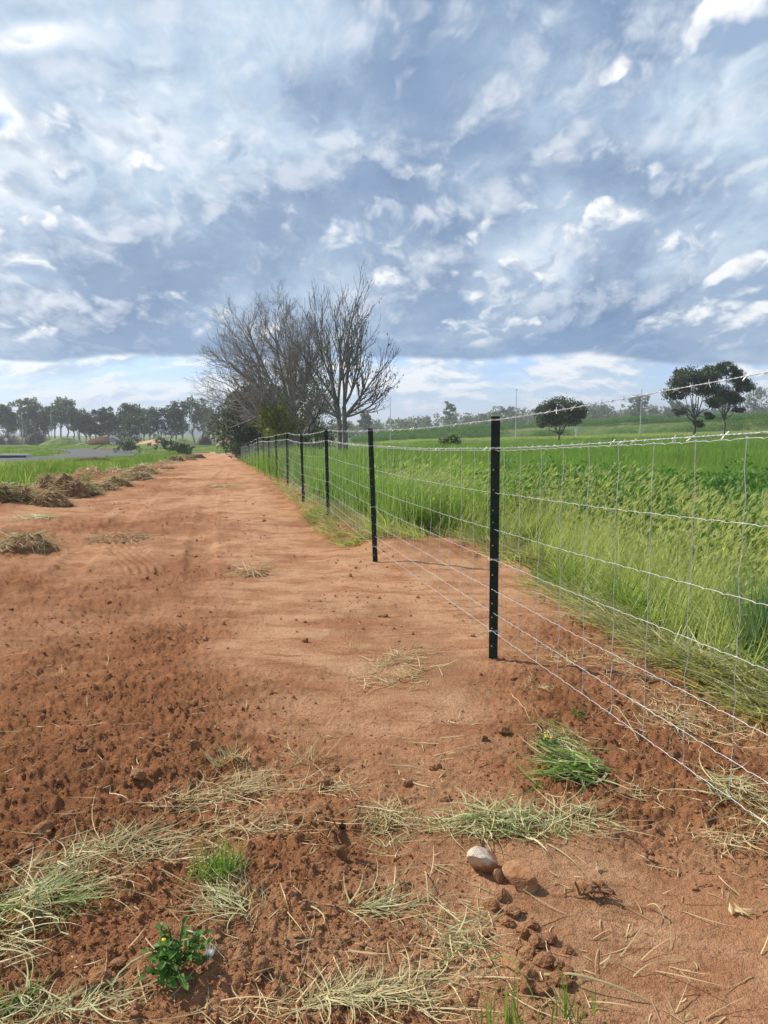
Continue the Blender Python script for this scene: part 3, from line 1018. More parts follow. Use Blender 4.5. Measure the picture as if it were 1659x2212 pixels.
# reddish leafless shrubs
def twig_shrub(u, yd, H, W, seed, label):
    r = np.random.default_rng(seed)
    x, y = far(u, 0, yd)
    t = empty('shrub', (x, y, gz(x, y)))
    tag(t, label, 'shrub', 'reddish leafless shrubs at the far left')
    n = 900
    d = unit(r.normal(size=(n, 3)) * np.array([1, 1, 0.7]) + np.array([0, 0, 0.6]))
    tip = d * np.array([W / 2, W / 2, H * 0.95]) * r.uniform(0.55, 1.05, n)[:, None]
    tip[:, 2] = np.abs(tip[:, 2])
    base = tip * r.uniform(0.35, 0.7, n)[:, None] + r.normal(size=(n, 3)) * 0.15
    mid = (tip + base) / 2 + r.normal(size=(n, 3)) * 0.12
    mb = MB(); tubes(mb, np.stack([base, mid, tip], 1), np.tile([[0.03, 0.022, 0.012]], (n, 1)), 3, r.random(n))
    mb.build('twigs', M['rust_twig'], t)
    mb = MB()
    limbs(mb, [((0, 0, -0.2), tuple(tip[k] * 0.7)) for k in range(16)], 0.06, 0.025, seed, 0.05, 4)
    mb.build('stems', M['bark_grey'], t)


twig_shrub(24, 212, 4.6, 9.5, 51, 'wide reddish leafless shrub at the left border')
twig_shrub(88, 212, 4.7, 8.6, 52, 'rounded reddish leafless shrub between two street lights')
twig_shrub(447, 205, 3.4, 5.0, 53, 'small reddish leafless shrub left of the olive tree')


# the two bare trees by the fence
def grow(starts, dirs, lens, rads, n, ang, lenf, radf, upw, k, r, t_lo=0.3, wob=0.08):
    """n children on every parent polyline; returns (points (m,k,3), radii (m,k))"""
    m = len(starts) * n
    par = np.repeat(np.arange(len(starts)), n)
    tt = np.tile((np.arange(n) + 0.5) / n, len(starts)) * (1 - t_lo) + t_lo + r.uniform(-0.06, 0.06, m)
    tt = np.clip(tt, 0.05, 0.999)
    kk = starts.shape[1] - 1
    f = tt * kk
    i = np.minimum(f.astype(int), kk - 1)
    w = (f - i)[:, None]
    p0 = starts[par, i] * (1 - w) + starts[par, i + 1] * w
    pd = unit(starts[par, i + 1] - starts[par, i])
    side = unit(np.cross(pd, unit(r.normal(size=(m, 3)))))
    a = ang * r.uniform(0.7, 1.25, m)
    d = unit(pd * np.cos(a)[:, None] + side * np.sin(a)[:, None])
    L = lens[par] * lenf * r.uniform(0.65, 1.2, m) * (1.15 - 0.45 * tt)
    rad = np.minimum(rads[par, i] * radf, rads[par, i] * 0.8)
    P = np.empty((m, k, 3))
    P[:, 0] = p0
    for q in range(1, k):
        d = unit(d + np.array([0, 0, upw]) + r.normal(size=(m, 3)) * wob)
        P[:, q] = P[:, q - 1] + d * (L / (k - 1))[:, None]
    R = rad[:, None] * np.linspace(1, 0.35, k)[None]
    return P, L, R


def bare_tree_one():
    r = np.random.default_rng(3)
    x, y = at_range(636, 52), 52
    t = empty('bare_tree', (x, y, gz(x, y)))
    tag(t, 'wide grey leafless tree with dense fine twigs beside the fence', 'tree', 'leafless trees beside the fence')
    tm = MB()
    k = np.linspace(0, 1, 7)
    T0 = np.stack([0.15 * np.sin(k * 2) - 0.1 * k, 0 * k, -0.4 + 3.6 * k], -1)[None]
    tubes(tm, T0, (0.26 - 0.07 * k)[None], 9)
    tm.build('trunk', M['bark_grey'], t, smooth=True)
    top = T0[0, -1]
    L1, D1 = [], []
    for az_, el, L in ((-3.0, 28, 6.4), (-2.75, 38, 6.4), (2.85, 36, 6.5), (2.7, 48, 6.6), (3.1, 44, 6.8), (-2.9, 56, 6.6), (2.4, 56, 5.2), (2.0, 66, 5.6), (1.3, 76, 6.2), (0.5, 66, 5.4), (0.1, 40, 3.6), (-0.7, 56, 4.6), (-1.4, 74, 6.0), (3.1, 68, 5.8), (3.0, 12, 2.2)):
        e = math.radians(el)
        d = np.array([math.cos(az_) * math.cos(e), math.sin(az_) * math.cos(e), math.sin(e)])
        p = [T0[0, 3 + (len(L1) * 2) % 4] if el < 50 else top]
        for q in range(6):
            d = unit(d + np.array([0, 0, 0.10]) + r.normal(size=3) * 0.12)
            p.append(p[-1] + d * L / 6)
        L1.append(np.array(p)); D1.append(L)
    L1, D1 = np.array(L1), np.array(D1)
    R1 = np.full((len(L1), 1), 0.135) * np.linspace(1, 0.35, 7)[None]
    bm_ = MB(); tubes(bm_, L1, R1, 6)
    P2, D2, R2 = grow(L1, None, D1, R1, 8, 0.75, 0.50, 0.55, 0.10, 6, r, 0.22, 0.13)
    tubes(bm_, P2, R2, 5)
    stub = np.array([[[0.15, -0.1, 1.2], [0.9, -0.2, 2.0], [1.55, -0.3, 2.75]]])
    tubes(bm_, stub, np.array([[0.11, 0.10, 0.085]]), 6, cap=True)
    bm_.build('branches', M['bark_grey'], t, smooth=True)
    P3, D3, R3 = grow(P2, None, D2, R2, 11, 0.7, 0.52, 0.5, 0.08, 5, r, 0.15, 0.15)
    R3 = np.maximum(R3, 0.008)
    P4, D4, R4 = grow(P3, None, D3, R3, 8, 0.65, 0.55, 0.6, 0.06, 4, r, 0.15, 0.15)
    R4 = np.maximum(R4, 0.006)
    w = MB(); tubes(w, P3, R3, 3); tubes(w, P4, R4, 3)
    tag(w.build('twigs', M['twig'], t), kind='stuff')


def bare_tree_two():
    r = np.random.default_rng(8)
    x, y = at_range(739, 45), 45
    t = empty('bare_tree', (x, y, gz(x, y)))
    tag(t, 'tall twin-trunked leafless tree with withered leaves hanging on its branches', 'tree', 'leafless trees beside the fence')
    L1, D1 = [], []
    k = np.linspace(0, 1, 7)
    for q, sx in enumerate((-0.15, 0.17)):
        tm = MB()
        T0 = np.stack([sx + 0.06 * np.sin(k * 3 + q) + (-0.07 if q == 0 else 0.02) * k, 0.1 * q + 0 * k, -0.4 + 3.9 * k], -1)[None]
        tubes(tm, T0, (0.16 - 0.03 * k)[None], 8)
        tm.build('trunk', M['bark_mid'], t, smooth=True)
        top = T0[0, -1]
        spec = ((-2.8, 30, 3.4), (2.7, 48, 4.2), (3.1, 58, 5.0), (-2.4, 50, 4.6), (1.6, 76, 6.0), (-2.0, 66, 5.4), (-1.0, 80, 6.2), (3.0, 74, 5.6)) if q == 0 else ((0.1, 16, 3.2), (0.4, 32, 3.9), (-0.3, 44, 4.3), (0.2, 56, 4.8), (-0.4, 64, 4.9), (1.5, 70, 5.4), (-1.6, 74, 5.6), (0.0, 76, 5.2), (-0.2, 34, 3.3))
        for az_, el, L in spec:
            e = math.radians(el)
            d = np.array([math.cos(az_) * math.cos(e), math.sin(az_) * math.cos(e), math.sin(e)])
            p = [T0[0, -1] if el > 50 else T0[0, 5]]
            for _ in range(6):
                d = unit(d + np.array([0, 0, 0.07]) + r.normal(size=3) * 0.09)
                p.append(p[-1] + d * L / 6)
            L1.append(np.array(p)); D1.append(L)
    L1, D1 = np.array(L1), np.array(D1)
    R1 = np.full((len(L1), 1), 0.085) * np.linspace(1, 0.28, 7)[None]
    b = MB(); tubes(b, L1, R1, 6)
    P2, D2, R2 = grow(L1, None, D1, R1, 12, 0.66, 0.46, 0.5, 0.20, 6, r, 0.22, 0.10)
    R2 = np.maximum(R2, 0.014)
    tubes(b, P2, R2, 5)
    b.build('branches', M['bark_mid'], t, smooth=True)
    P3, D3, R3 = grow(P2, None, D2, R2, 5, 0.6, 0.50, 0.65, 0.22, 5, r, 0.2, 0.10)
    R3 = np.maximum(R3, 0.008)
    w = MB(); tubes(w, P3, R3, 3)
    tag(w.build('twigs', M['bark_mid'], t), kind='stuff')
    # withered leaves and pods hang in bunches, most on the right and low branches
    pts = np.concatenate([P3[:, 2:].reshape(-1, 3), P2[:, 3:].reshape(-1, 3)])
    wgt = np.clip(0.06 + 0.16 * (pts[:, 0] > 0.6) + 0.22 * (pts[:, 2] < 5.5), 0, 1)
    pts = pts[r.random(len(pts)) < wgt]
    n = len(pts)
    s = r.uniform(0.05, 0.13, n)
    drop = unit(np.stack([r.normal(size=n) * 0.3, r.normal(size=n) * 0.3, -np.ones(n)], -1)) * s[:, None] * 1.6
    sd_ = unit(r.normal(size=(n, 3)) * np.array([1, 1, 0.2])) * (s * 0.35)[:, None]
    V = np.stack([pts, pts + drop * 0.5 + sd_, pts + drop, pts + drop * 0.5 - sd_], 1).reshape(-1, 3)
    lm = MB(); lm.add(V, np.arange(n)[:, None] * 4 + np.arange(4)[None], np.repeat(r.random(n), 4))
    tag(lm.build('withered_leaves', M['dead_leaf'], t), kind='stuff')


bare_tree_one()
bare_tree_two()

# leafy trees behind the bare ones
gum_tree('evergreen_tree', 'dense dark evergreen tree at the end of the track', 0, 0, 7.2, 6.4, 61, 'dark_leaf', None, 0.07, 17000, 0.15, 34, trunks=2, bark='bark_dark', loc=(at_range(548, 76), 76), trunk=0.16)
gum_tree('evergreen_tree', 'dark evergreen with feathery sprays behind the grey bare tree', 0, 0, 7.6, 6.0, 62, 'dark_leaf', None, 0.10, 12000, 0.14, 26, trunks=2, bark='bark_dark', loc=(at_range(600, 80), 80), trunk=0.16)
gum_tree('leafy_shrub', 'yellow-green leafy shrub below the grey bare tree', 0, 0, 3.9, 3.0, 63, 'yellow_leaf', None, 0.08, 3000, 0.10, 16, trunks=2, loc=(at_range(600, 50.5), 50.5), trunk=0.06)
gum_tree('olive_tree', 'olive-brown leafy tree behind and between the two bare trees', 0, 0, 7.0, 5.2, 64, 'olive_leaf', None, 0.12, 6500, 0.12, 22, trunks=2, loc=(at_range(668, 66), 66), trunk=0.1)
gum_tree('leafy_shrub', 'dark green shrub behind the foot of the grey bare tree', 0, 0, 3.2, 3.4, 65, 'dark_leaf', None, 0.05, 2600, 0.11, 14, trunks=2, loc=(at_range(668, 58), 58), trunk=0.06)
x, y = at_range(676, 49), 49
mb = MB()
limbs(mb, [((-0.9, 0, -0.2), (0.55, 0, 3.6)), ((0.2, 0, 2.3), (-0.3, 0.2, 4.0)), ((0.45, 0, 3.2), (1.1, 0.1, 4.6)), ((0.5, 0, 3.3), (0.1, 0.2, 5.0))], [0.10, 0.05, 0.05, 0.04], [0.05, 0.02, 0.015, 0.015], 9, 0.04, 6)
t = empty('leaning_tree', (x, y, gz(x, y)))
tag(t, 'thin dark tree leaning right between the two bare trees', 'tree')
mb.build('trunk', M['bark_dark'], t, smooth=True)

# field trees on the right
def field_tree(name, label, u, yd, H, W, seed, bare, lumps, trunk, nleaf, spread):
    r = np.random.default_rng(seed)
    x, y = far(u, 0, yd)
    t = empty(name, (x, y, gz(x, y)))
    tag(t, label, 'tree')
    tm, lm = MB(), MB()
    cs, rs = [], []
    base = np.array([0, 0, -0.3])
    for i, (a, b, c, rad) in enumerate(lumps):
        e = np.array([a * W / 2, r.uniform(-0.5, 0.5) * W * 0.55, b * H])
        f0 = np.array([0, 0, H * bare * r.uniform(0.75, 1.1)])
        limbs(tm, [(f0 + np.array([a * 0.05, 0, 0]), e)], trunk * 0.5, trunk * 0.12, seed + i, 0.06, 6)
        rad *= 1.18
        cs.append(e); rs.append(rad * W)
        for _ in range(6):
            cs.append(e + unit(r.normal(size=3)) * rad * W * np.array([0.9, 0.9, 0.6]) * spread)
            rs.append(rad * W * r.uniform(0.35, 0.65))
    limbs(tm, [(base, (0, 0, H * bare * 1.1))], trunk, trunk * 0.6, seed, 0.02, 8)
    tm.build('trunk', M['bark_dark'], t, smooth=True)
    leaf_cloud(lm, cs, rs, nleaf, 0.15, seed + 2, 0.75, 0.4, 0.35)
    lm.build('crown', M['dark_leaf'], t)


field_tree('field_tree', 'single round-crowned tree standing alone in the right field', 1204, 100, 5.6, 7.2, 71, 0.16,
           ((-0.70, 0.62, 0, 0.13), (-0.42, 0.78, 0, 0.16), (-0.05, 0.86, 0, 0.17), (0.35, 0.84, 0, 0.16), (0.72, 0.72, 0, 0.14), (0.60, 0.50, 0, 0.12), (-0.25, 0.50, 0, 0.14), (0.2, 0.55, 0, 0.15), (-0.6, 0.42, 0, 0.10), (0.82, 0.62, 0, 0.08)), 0.14, 9500, 1.0)
field_tree('field_tree', 'left tree of the pair in the right field, with a forked trunk', 1493, 100, 9.2, 8.0, 72, 0.28,
           ((-0.72, 0.62, 0, 0.11), (-0.50, 0.82, 0, 0.15), (-0.12, 0.90, 0, 0.16), (0.30, 0.86, 0, 0.15), (0.55, 0.70, 0, 0.14), (-0.30, 0.66, 0, 0.13), (0.1, 0.70, 0, 0.14), (0.50, 0.48, 0, 0.10), (-0.60, 0.36, 0, 0.08), (0.15, 0.20, 0, 0.07), (0.35, 0.30, 0, 0.06)), 0.19, 14000, 1.1)
field_tree('field_tree', 'right tree of the pair in the right field, with the taller crown', 1556, 103, 9.8, 6.8, 73, 0.26,
           ((-0.45, 0.88, 0, 0.15), (-0.05, 0.93, 0, 0.14), (0.30, 0.80, 0, 0.15), (0.70, 0.68, 0, 0.15), (0.55, 0.50, 0, 0.13), (-0.2, 0.62, 0, 0.15), (0.15, 0.55, 0, 0.14), (-0.45, 0.48, 0, 0.12), (0.35, 0.36, 0, 0.08)), 0.15, 13000, 1.1)

# the far tree line behind the embankment reads as one mass; its tallest trees are things
lm = MB()
r = np.random.default_rng(91)
n = 460
X = r.uniform(-45, 290, n)
Yd = r.uniform(350, 460, n) + X * 0.15
Ht = (r.uniform(8.5, 13.5, n) + 2.5 * fbm(X * 0.03, Yd * 0.0, 3, 66)) * (0.75 + 0.25 * sst(X, 0, 120))
g = ground_z(X, Yd)
cs, rs = [], []
for k in range(n):
    W_ = Ht[k] * r.uniform(0.4, 0.7)
    for _ in range(5):
        cs.append((X[k] + r.normal() * W_ * 0.4, Yd[k] + r.normal() * W_ * 0.4, g[k] + Ht[k] * r.uniform(0.1, 0.88)))
        rs.append(W_ * r.uniform(0.25, 0.45))
leaf_cloud(lm, cs, rs, 85000, 0.62, 92, 0.8, 0.3, 0.5)
tag(lm.build('treeline', M['gum']), 'grey-green belt of far trees along the right horizon', 'tree line', kind='stuff')
for u, yd, H, W, sd_, lab in ((791, 330, 9.5, 6.0, 81, 'lone dark far tree just right of the twin-trunked bare tree'), (970, 400, 13.5, 8.0, 82, 'rounded far tree rising above the horizon left of the near post'),
                              (1375, 380, 14.0, 11.0, 83, 'broad far tree left of the tree pair in the right field'), (1630, 380, 17.5, 15.0, 84, 'big far tree at the right border behind the tree pair'),
                              (1085, 400, 11.0, 9.0, 85, 'low far tree just right of the near fence post'), (1290, 410, 10.5, 9.0, 86, 'low far tree right of the single round tree'),
                              (1450, 390, 12.0, 10.0, 87, 'far tree showing through left of the tree pair trunks')):
    gum_tree('distant_tree', lab, u, yd, H * 1.15, W, sd_, 'gum', 'taller trees of the far right tree line', 0.12, 1700, 0.55, 16, trunks=2)
# wooded rise on the horizon
mb = MB()
xs = np.linspace(-500, 1500, 60)
hz_ = 15 + 16 * sst(xs, -100, 500) + 8 * fbm(xs * 0.006, xs * 0, 4, 44)
V = np.concatenate([np.stack([xs, 1250 + 0 * xs, 0 * xs - 5], -1), np.stack([xs, 1400 + 0 * xs, hz_], -1), np.stack([xs, 1700 + 0 * xs, hz_ * 0.8], -1)])
i = np.arange(59)
mb.add(V, np.concatenate([np.stack([i, i + 1, i + 61, i + 60], -1), np.stack([i + 60, i + 61, i + 121, i + 120], -1)]))
tag(mb.build('hills', plain_mat('wooded_hillside', (0.030, 0.050, 0.030), (0.055, 0.078, 0.045), 0.05, 0.95, 0.05, 1.0, 0.08)), kind='structure')

# ---------------------------------------------------------------- the fence
STEP = 4.2
NP = 25
post_xy = [F0 + FD * STEP * k for k in range(-1, NP)]
post_h = [1.92, 1.73, 1.68, 1.62, 1.63, 1.56, 1.57, 1.50] + [1.58 + 0.05 * math.sin(k * 2.1) for k in range(NP)]
FR = [0.985, 0.872, 0.864, 0.693, 0.543, 0.419, 0.293, 0.200, 0.122]   # wire heights as a share of the post: barbed, barbed, seven mesh wires


def picket_mesh(H, seed):
    """star picket: a wide two-flange face with a row of holes and a third flange behind"""
    r = np.random.default_rng(seed)
    mb = MB()
    hs = sorted([0.10, 0.23, 0.31, 0.41, 0.51, 0.615, 0.825, 0.99, 1.075, 1.22, 1.36])
    hs = [h * H / 1.73 for h in hs]
    th, wl, wr = 0.004, 0.034, 0.028
    hx, hw = -0.015, 0.0045
    z = -0.25
    for h in hs + [None]:
        z1 = H if h is None else h - hw
        box(mb, -wl, wr, -th, th, z, z1)
        if h is not None:
            box(mb, -wl, hx - hw, -th, th, h - hw, h + hw)
            box(mb, hx + hw, wr, -th, th, h - hw, h + hw)
            z = h + hw
    box(mb, -0.004, 0.004, th, 0.036, -0.25, H)
    return mb


posts = []
ordinal = ['', 'nearest', 'second', 'third', 'fourth', 'fifth', 'sixth', 'seventh', 'eighth', 'ninth', 'tenth', 'eleventh', 'twelfth']
r = np.random.default_rng(21)
rzf = math.atan2(-FD[0], FD[1])
for k, (px, py) in enumerate(post_xy):
    H = post_h[k]
    g = gz(px, py) - 0.01 + (0.03 if k == 0 else 0)
    posts.append((px, py, g, H))
    if k == 0:
        continue                                   # out of the frame, only its wires come in
    t = empty('fence_post', (px, py, g), math.radians(-4) if k == 1 else rzf * 0.7 + r.normal() * 0.06)
    t.rotation_euler.y = [0, -0.004, -0.036, -0.022, -0.022][k] if k < 5 else r.normal() * 0.015
    if k == 1:
        lab = 'nearest black steel picket, tall and dark with a row of holes'
    elif k <= 12:
        lab = f'{ordinal[k]} black steel picket along the fence, counted from the nearest'
    else:
        lab = 'distant black steel picket where the fence posts crowd together'
    tag(t, lab, 'fence post', 'black steel pickets of the wire fence')
    picket_mesh(H, k).build('picket', M['post'], t)
    if k < 9:
        for f in (FR[0], FR[1], FR[5], FR[8]):
            mb = MB()
            a = np.linspace(0, 2.3 * 2 * np.pi, 16)
            P = np.stack([0.042 * np.cos(a) * np.clip(1, 0, 1), 0.020 * np.sin(a) + 0.006, H * f + (a - 7) * 0.0013], -1)
            P[-2:, 0] += 0.012; P[-1, 2] += 0.025
            tubes(mb, P[None], np.full((1, 16), 0.0016), 4)
            mb.build('tie_wire', M['wire'], t)


def wire_at(f, s):
    """points on the wire at share f of the post height, s metres along the fence from the nearest post"""
    s = np.asarray(s, float)
    ks = (np.arange(len(posts)) - 1) * STEP
    x = F0[0] + FD[0] * s
    y = F0[1] + FD[1] * s
    z = np.interp(s, ks, [p[2] + p[3] * f for p in posts])
    sag = 0.012 * np.sin(((s / STEP) % 1) * np.pi) * (0.4 + f)
    return np.stack([x - 0.008, y - 0.010, z - sag], -1)


s_end = (NP - 1) * STEP
stay_s = np.concatenate([np.arange(-4.05, s_end, 0.30)])
r = np.random.default_rng(33)
t = empty('wire_mesh', (0, 0, 0))
tag(t, 'galvanised wire mesh stretched along the black pickets, seven lines with upright stays', 'wire fence')
for f in FR[2:]:
    # each line wire is crimped between the stays
    s = np.concatenate([np.arange(-4.2, 14, 0.02), np.arange(14, 40, 0.1), np.arange(40, s_end + 0.01, 0.3)])
    P = wire_at(f, s)
    ph = ((s + 4.05) / 0.30) % 1
    P[:, 2] += np.where(s < 14, -0.0055 * (np.exp(-((ph - 0.30) / 0.05) ** 2) + np.exp(-((ph - 0.70) / 0.05) ** 2)), 0) + 0.002 * np.sin(s * 3.1 + f * 50)
    mb = MB(); tubes(mb, P[None], np.full((1, len(P)), 0.00135), 5)
    mb.build('line_wire', M['wire'], t, smooth=True)
rest = MB()
zs_f = FR[2:]
for i, s in enumerate(stay_s):
    ends = [wire_at(f, s) for f in zs_f]
    pts = []
    off = r.normal(size=2) * 0.004
    for a, b in zip(ends[:-1], ends[1:]):
        for q in ((0.0, 0.35, 0.7) if s < 30 else (0.0, 0.5)):
            jig = r.normal(size=3) * (0.0045 if q else 0.0015) * np.array([1, 1, 0])
            pts.append(a + (b - a) * q + jig)
    pts.append(ends[-1])
    mb = MB() if i < 299 else rest
    tubes(mb, np.array(pts)[None], np.full((1, len(pts)), 0.0018), 4)
    if s < 30:                                      # the knot where stay and line wire cross
        for e in ends:
            a = np.linspace(0, 4 * np.pi, 9)
            K = e + np.stack([FD[0] * (a - 6) * 0.0011, FD[1] * (a - 6) * 0.0011, 0 * a], -1) + np.stack([0.0038 * np.cos(a), 0 * a, 0.0038 * np.sin(a)], -1)
            tubes(mb, K[None], np.full((1, 9), 0.0013), 4)
    if i < 299:
        mb.build('stay_wire', M['wire'], t)
tag(rest.build('stay_wire', M['wire'], t), kind='stuff')

for f, lab in ((FR[0], 'upper barbed wire strand strung over the tops of the pickets'), (FR[1], 'lower barbed wire strand running just above the wire mesh')):
    t = empty('barbed_wire', (0, 0, 0))
    tag(t, lab, 'barbed wire', 'barbed wire strands of the fence')
    s = np.concatenate([np.arange(-4.2, 14, 0.012), np.arange(14, 40, 0.1), np.arange(40, s_end + 0.01, 0.3)])
    for ph in (0, math.pi):
        P = wire_at(f, s)
        a = s * 2 * np.pi / 0.06 + ph
        w = np.where(s < 14, 0.0017, 0.0010)
        P[:, 0] += w * np.cos(a)
        P[:, 2] += w * np.sin(a) + 0.003 * np.sin(s * 2.3)
        mb = MB(); tubes(mb, P[None], np.full((1, len(P)), 0.0011), 4)
        mb.build('strand', M['wire'], t, smooth=True)
    mb = MB()
    for sb in np.arange(-4.1, 45, 0.105):
        c = wire_at(f, sb)
        for q in range(2):
            d = unit(np.array([r.normal(), r.normal() * 0.4, r.normal()]))
            ax = np.array([FD[0], FD[1], 0]) * (0.005 if q else -0.005)
            tubes(mb, np.array([[c + ax - d * 0.021, c + ax, c + ax + d * 0.021 + ax]]), np.array([[0.0007, 0.0014, 0.0007]]), 4)
        a = np.linspace(0, 5 * np.pi, 11)
        K = c + np.stack([FD[0] * (a - 7.8) * 0.0016, FD[1] * (a - 7.8) * 0.0016, 0 * a], -1) + np.stack([0.0045 * np.cos(a), 0 * a, 0.0045 * np.sin(a)], -1)
        tubes(mb, K[None], np.full((1, 11), 0.0011), 4)
    tag(mb.build('barbs', M['wire'], t), kind='stuff')


# ---------------------------------------------------------------- stones and clods
def lump(mb, seed, rx, ry, rz, sub=2, rough=0.25, cuts=6, M_=None, loc=(0, 0, 0), tint=0.5, dr=(0.5, 0.85)):
    """an angular lump: a sphere cut flat by a few planes, then roughened"""
    r = np.random.default_rng(seed)
    V, F = ico(sub)
    V = V.copy()
    for _ in range(cuts):
        n = unit(r.normal(size=3))
        d = r.uniform(*dr)
        h = V @ n - d
        V = V - np.maximum(h, 0)[:, None] * n[None] * 0.92
    V = V * (1 + rough * (r.random(len(V))[:, None] - 0.5) * 0.35)
    V = V * np.array([rx, ry, rz])
    if M_ is not None:
        V = V @ np.array(M_)
    mb.add(V + np.array(loc), F, tint)


def rot(a, b, c):
    return np.array(Matrix.Rotation(a, 3, 'X') @ Matrix.Rotation(b, 3, 'Y') @ Matrix.Rotation(c, 3, 'Z'))


for u, v, sx, sy, sz, mt, sd_, ry, rz, lab in ((1046, 1893, 0.070, 0.078, 0.078, 'capped', 31, 0.3, 0.5, 'pale stone with a white face, left of the red-brown stone'),
                                     (1121, 1925, 0.070, 0.062, 0.052, 'stone', 9, -0.3, 0.9, 'rounded red-brown stone just right of the white-faced stone'),
                                     (1078, 1916, 0.026, 0.020, 0.034, 'stone', 12, 0.2, 0.2, 'small brown stone wedged between the two bigger stones'),
                                     (1108, 2108, 0.052, 0.045, 0.036, 'stone', 15, 0.1, 0.4, 'dusty brown stone half buried low in the foreground'),
                                     (1012, 1872, 0.016, 0.013, 0.012, 'capped', 17, 0.5, 1.4, 'tiny pale stone left of the white-faced stone')):
    x, y = spot(u, v)
    mb = MB()
    lump(mb, sd_, sx, sy, sz, 4, 0.10, 8, rot(0.2, ry, rz), dr=(0.30, 0.72))
    o = mb.build('stone', M[mt], loc=(x, y, gz(x, y) + sz * 0.45))
    tag(o, lab, 'stone', 'stones in the foreground earth')

# the larger clods are things, the crumbs are not
r = np.random.default_rng(55)
proto = []
for k in range(6):
    mb = MB()
    lump(mb, 100 + k, 1, r.uniform(0.75, 1), r.uniform(0.55, 0.8), 3, 0.55, 7)
    proto.append(mb.mesh('dirt_clod', M['soil']))
cl_px = [(1105, 1985, .032), (1095, 2005, .026), (1060, 1975, .03), (1130, 2030, .028), (1160, 2045, .034), (1190, 2040, .026), (1140, 2075, .030), (1175, 2085, .036), (1205, 2090, .028),
         (1120, 2060, .024), (1230, 2110, .026), (1050, 2030, .024), (1085, 1950, .034), (1210, 2130, .040), (1170, 2150, .034), (1135, 2140, .045), (1225, 2060, .024), (1150, 2010, .022),
         (1265, 1925, .022), (1300, 1915, .02), (95, 1800, .05), (150, 1770, .03), (60, 1830, .035), (200, 1820, .028), (120, 1860, .03), (30, 1870, .03), (210, 2120, .045), (255, 2090, .03),
         (640, 1790, .035), (520, 2065, .03), (560, 2100, .034), (880, 1700, .032), (940, 1660, .035), (1040, 1600, .034), (1085, 1585, .045), (960, 1735, .03), (830, 1330, .035), (660, 1388, .035),
         (700, 1700, .04), (720, 1660, .03), (1255, 1540, .03), (1110, 1470, .03), (1480, 1505, .035), (1450, 1640, .03), (300, 1700, .04), (180, 1640, .035), (420, 1530, .03), (90, 1560, .03)]
for u, v, s in cl_px:
    x, y = spot(u, v)
    o = bpy.data.objects.new('dirt_clod', proto[int(r.integers(6))])
    COL.objects.link(o)
    o.location = (x, y, gz(x, y) + s * 0.25)
    o.scale = (s, s, s)
    o.rotation_euler = (r.uniform(-0.4, 0.4), r.uniform(-0.4, 0.4), r.uniform(0, 6.28))
    if u > 1000 and v > 1890:
        tag(o, 'rough red clod in the loose cluster trailing down from the two stones', 'clod', 'clods below the stones')
    elif u < 330:
        tag(o, 'rough dark red clod in the loose earth at the left border', 'clod', 'clods in the loose earth at the left')
    else:
        tag(o, 'lone rough red clod lying on the track or between the straw clumps', 'clod', 'clods scattered over the track')

mb = MB()
n = 70000
th = r.uniform(-0.62, 0.62, n)
rr = 1.25 / r.uniform(0.05, 1.0, n) ** 0.75
x, y = np.sin(th) * rr, np.cos(th) * rr
keep = (soil_dist(x, y) > -0.1) & (rr < 16) & (loose(x, y) > r.random(n) * 0.9)
smooth_ = 1 - loose(x, y)
keep &= r.random(n) > smooth_ * 0.9
x, y = x[keep], y[keep]
n = len(x)
V0, Fc = ico(1)
sz = np.clip(0.0034 * r.lognormal(0, 0.55, n), 0.0016, 0.014) * (1 + 0.04 * np.hypot(x, y))
V = V0[None] * (1 + 0.5 * (r.random((n, len(V0), 1)) - 0.5)) * sz[:, None, None] * r.uniform(0.6, 1.2, (n, 1, 3))
V = V + np.stack([x, y, ground_z(x, y) + sz * 0.3], -1)[:, None, :]
mb.add(V.reshape(-1, 3), (np.arange(n)[:, None, None] * len(V0) + Fc[None]).reshape(-1, 3), 0.55)
n = 4200                                           # crumbs and bits on the scraped strip further on
y = 5.5 * (24 / 5.5) ** r.random(n)
x = fence_x(y) + r.uniform(-7.0, 0.3, n)
keep = (soil_dist(x, y) > 0) & (fbm(x * 0.8, y * 0.5, 3, 95) > r.uniform(-0.35, 0.35, n))
x, y = x[keep], y[keep]
n = len(x)
sz = np.clip(0.0065 * r.lognormal(0, 0.6, n), 0.003, 0.03)
V = V0[None] * (1 + 0.5 * (r.random((n, len(V0), 1)) - 0.5)) * sz[:, None, None] * r.uniform(0.6, 1.3, (n, 1, 3))
V = V + np.stack([x, y, ground_z(x, y) + sz * 0.3], -1)[:, None, :]
mb.add(V.reshape(-1, 3), (np.arange(n)[:, None, None] * len(V0) + Fc[None]).reshape(-1, 3), 0.85)
tag(mb.build('soil_crumbs', M['soil']), 'small crumbs of red earth scattered over the bare ground', 'soil', kind='stuff')


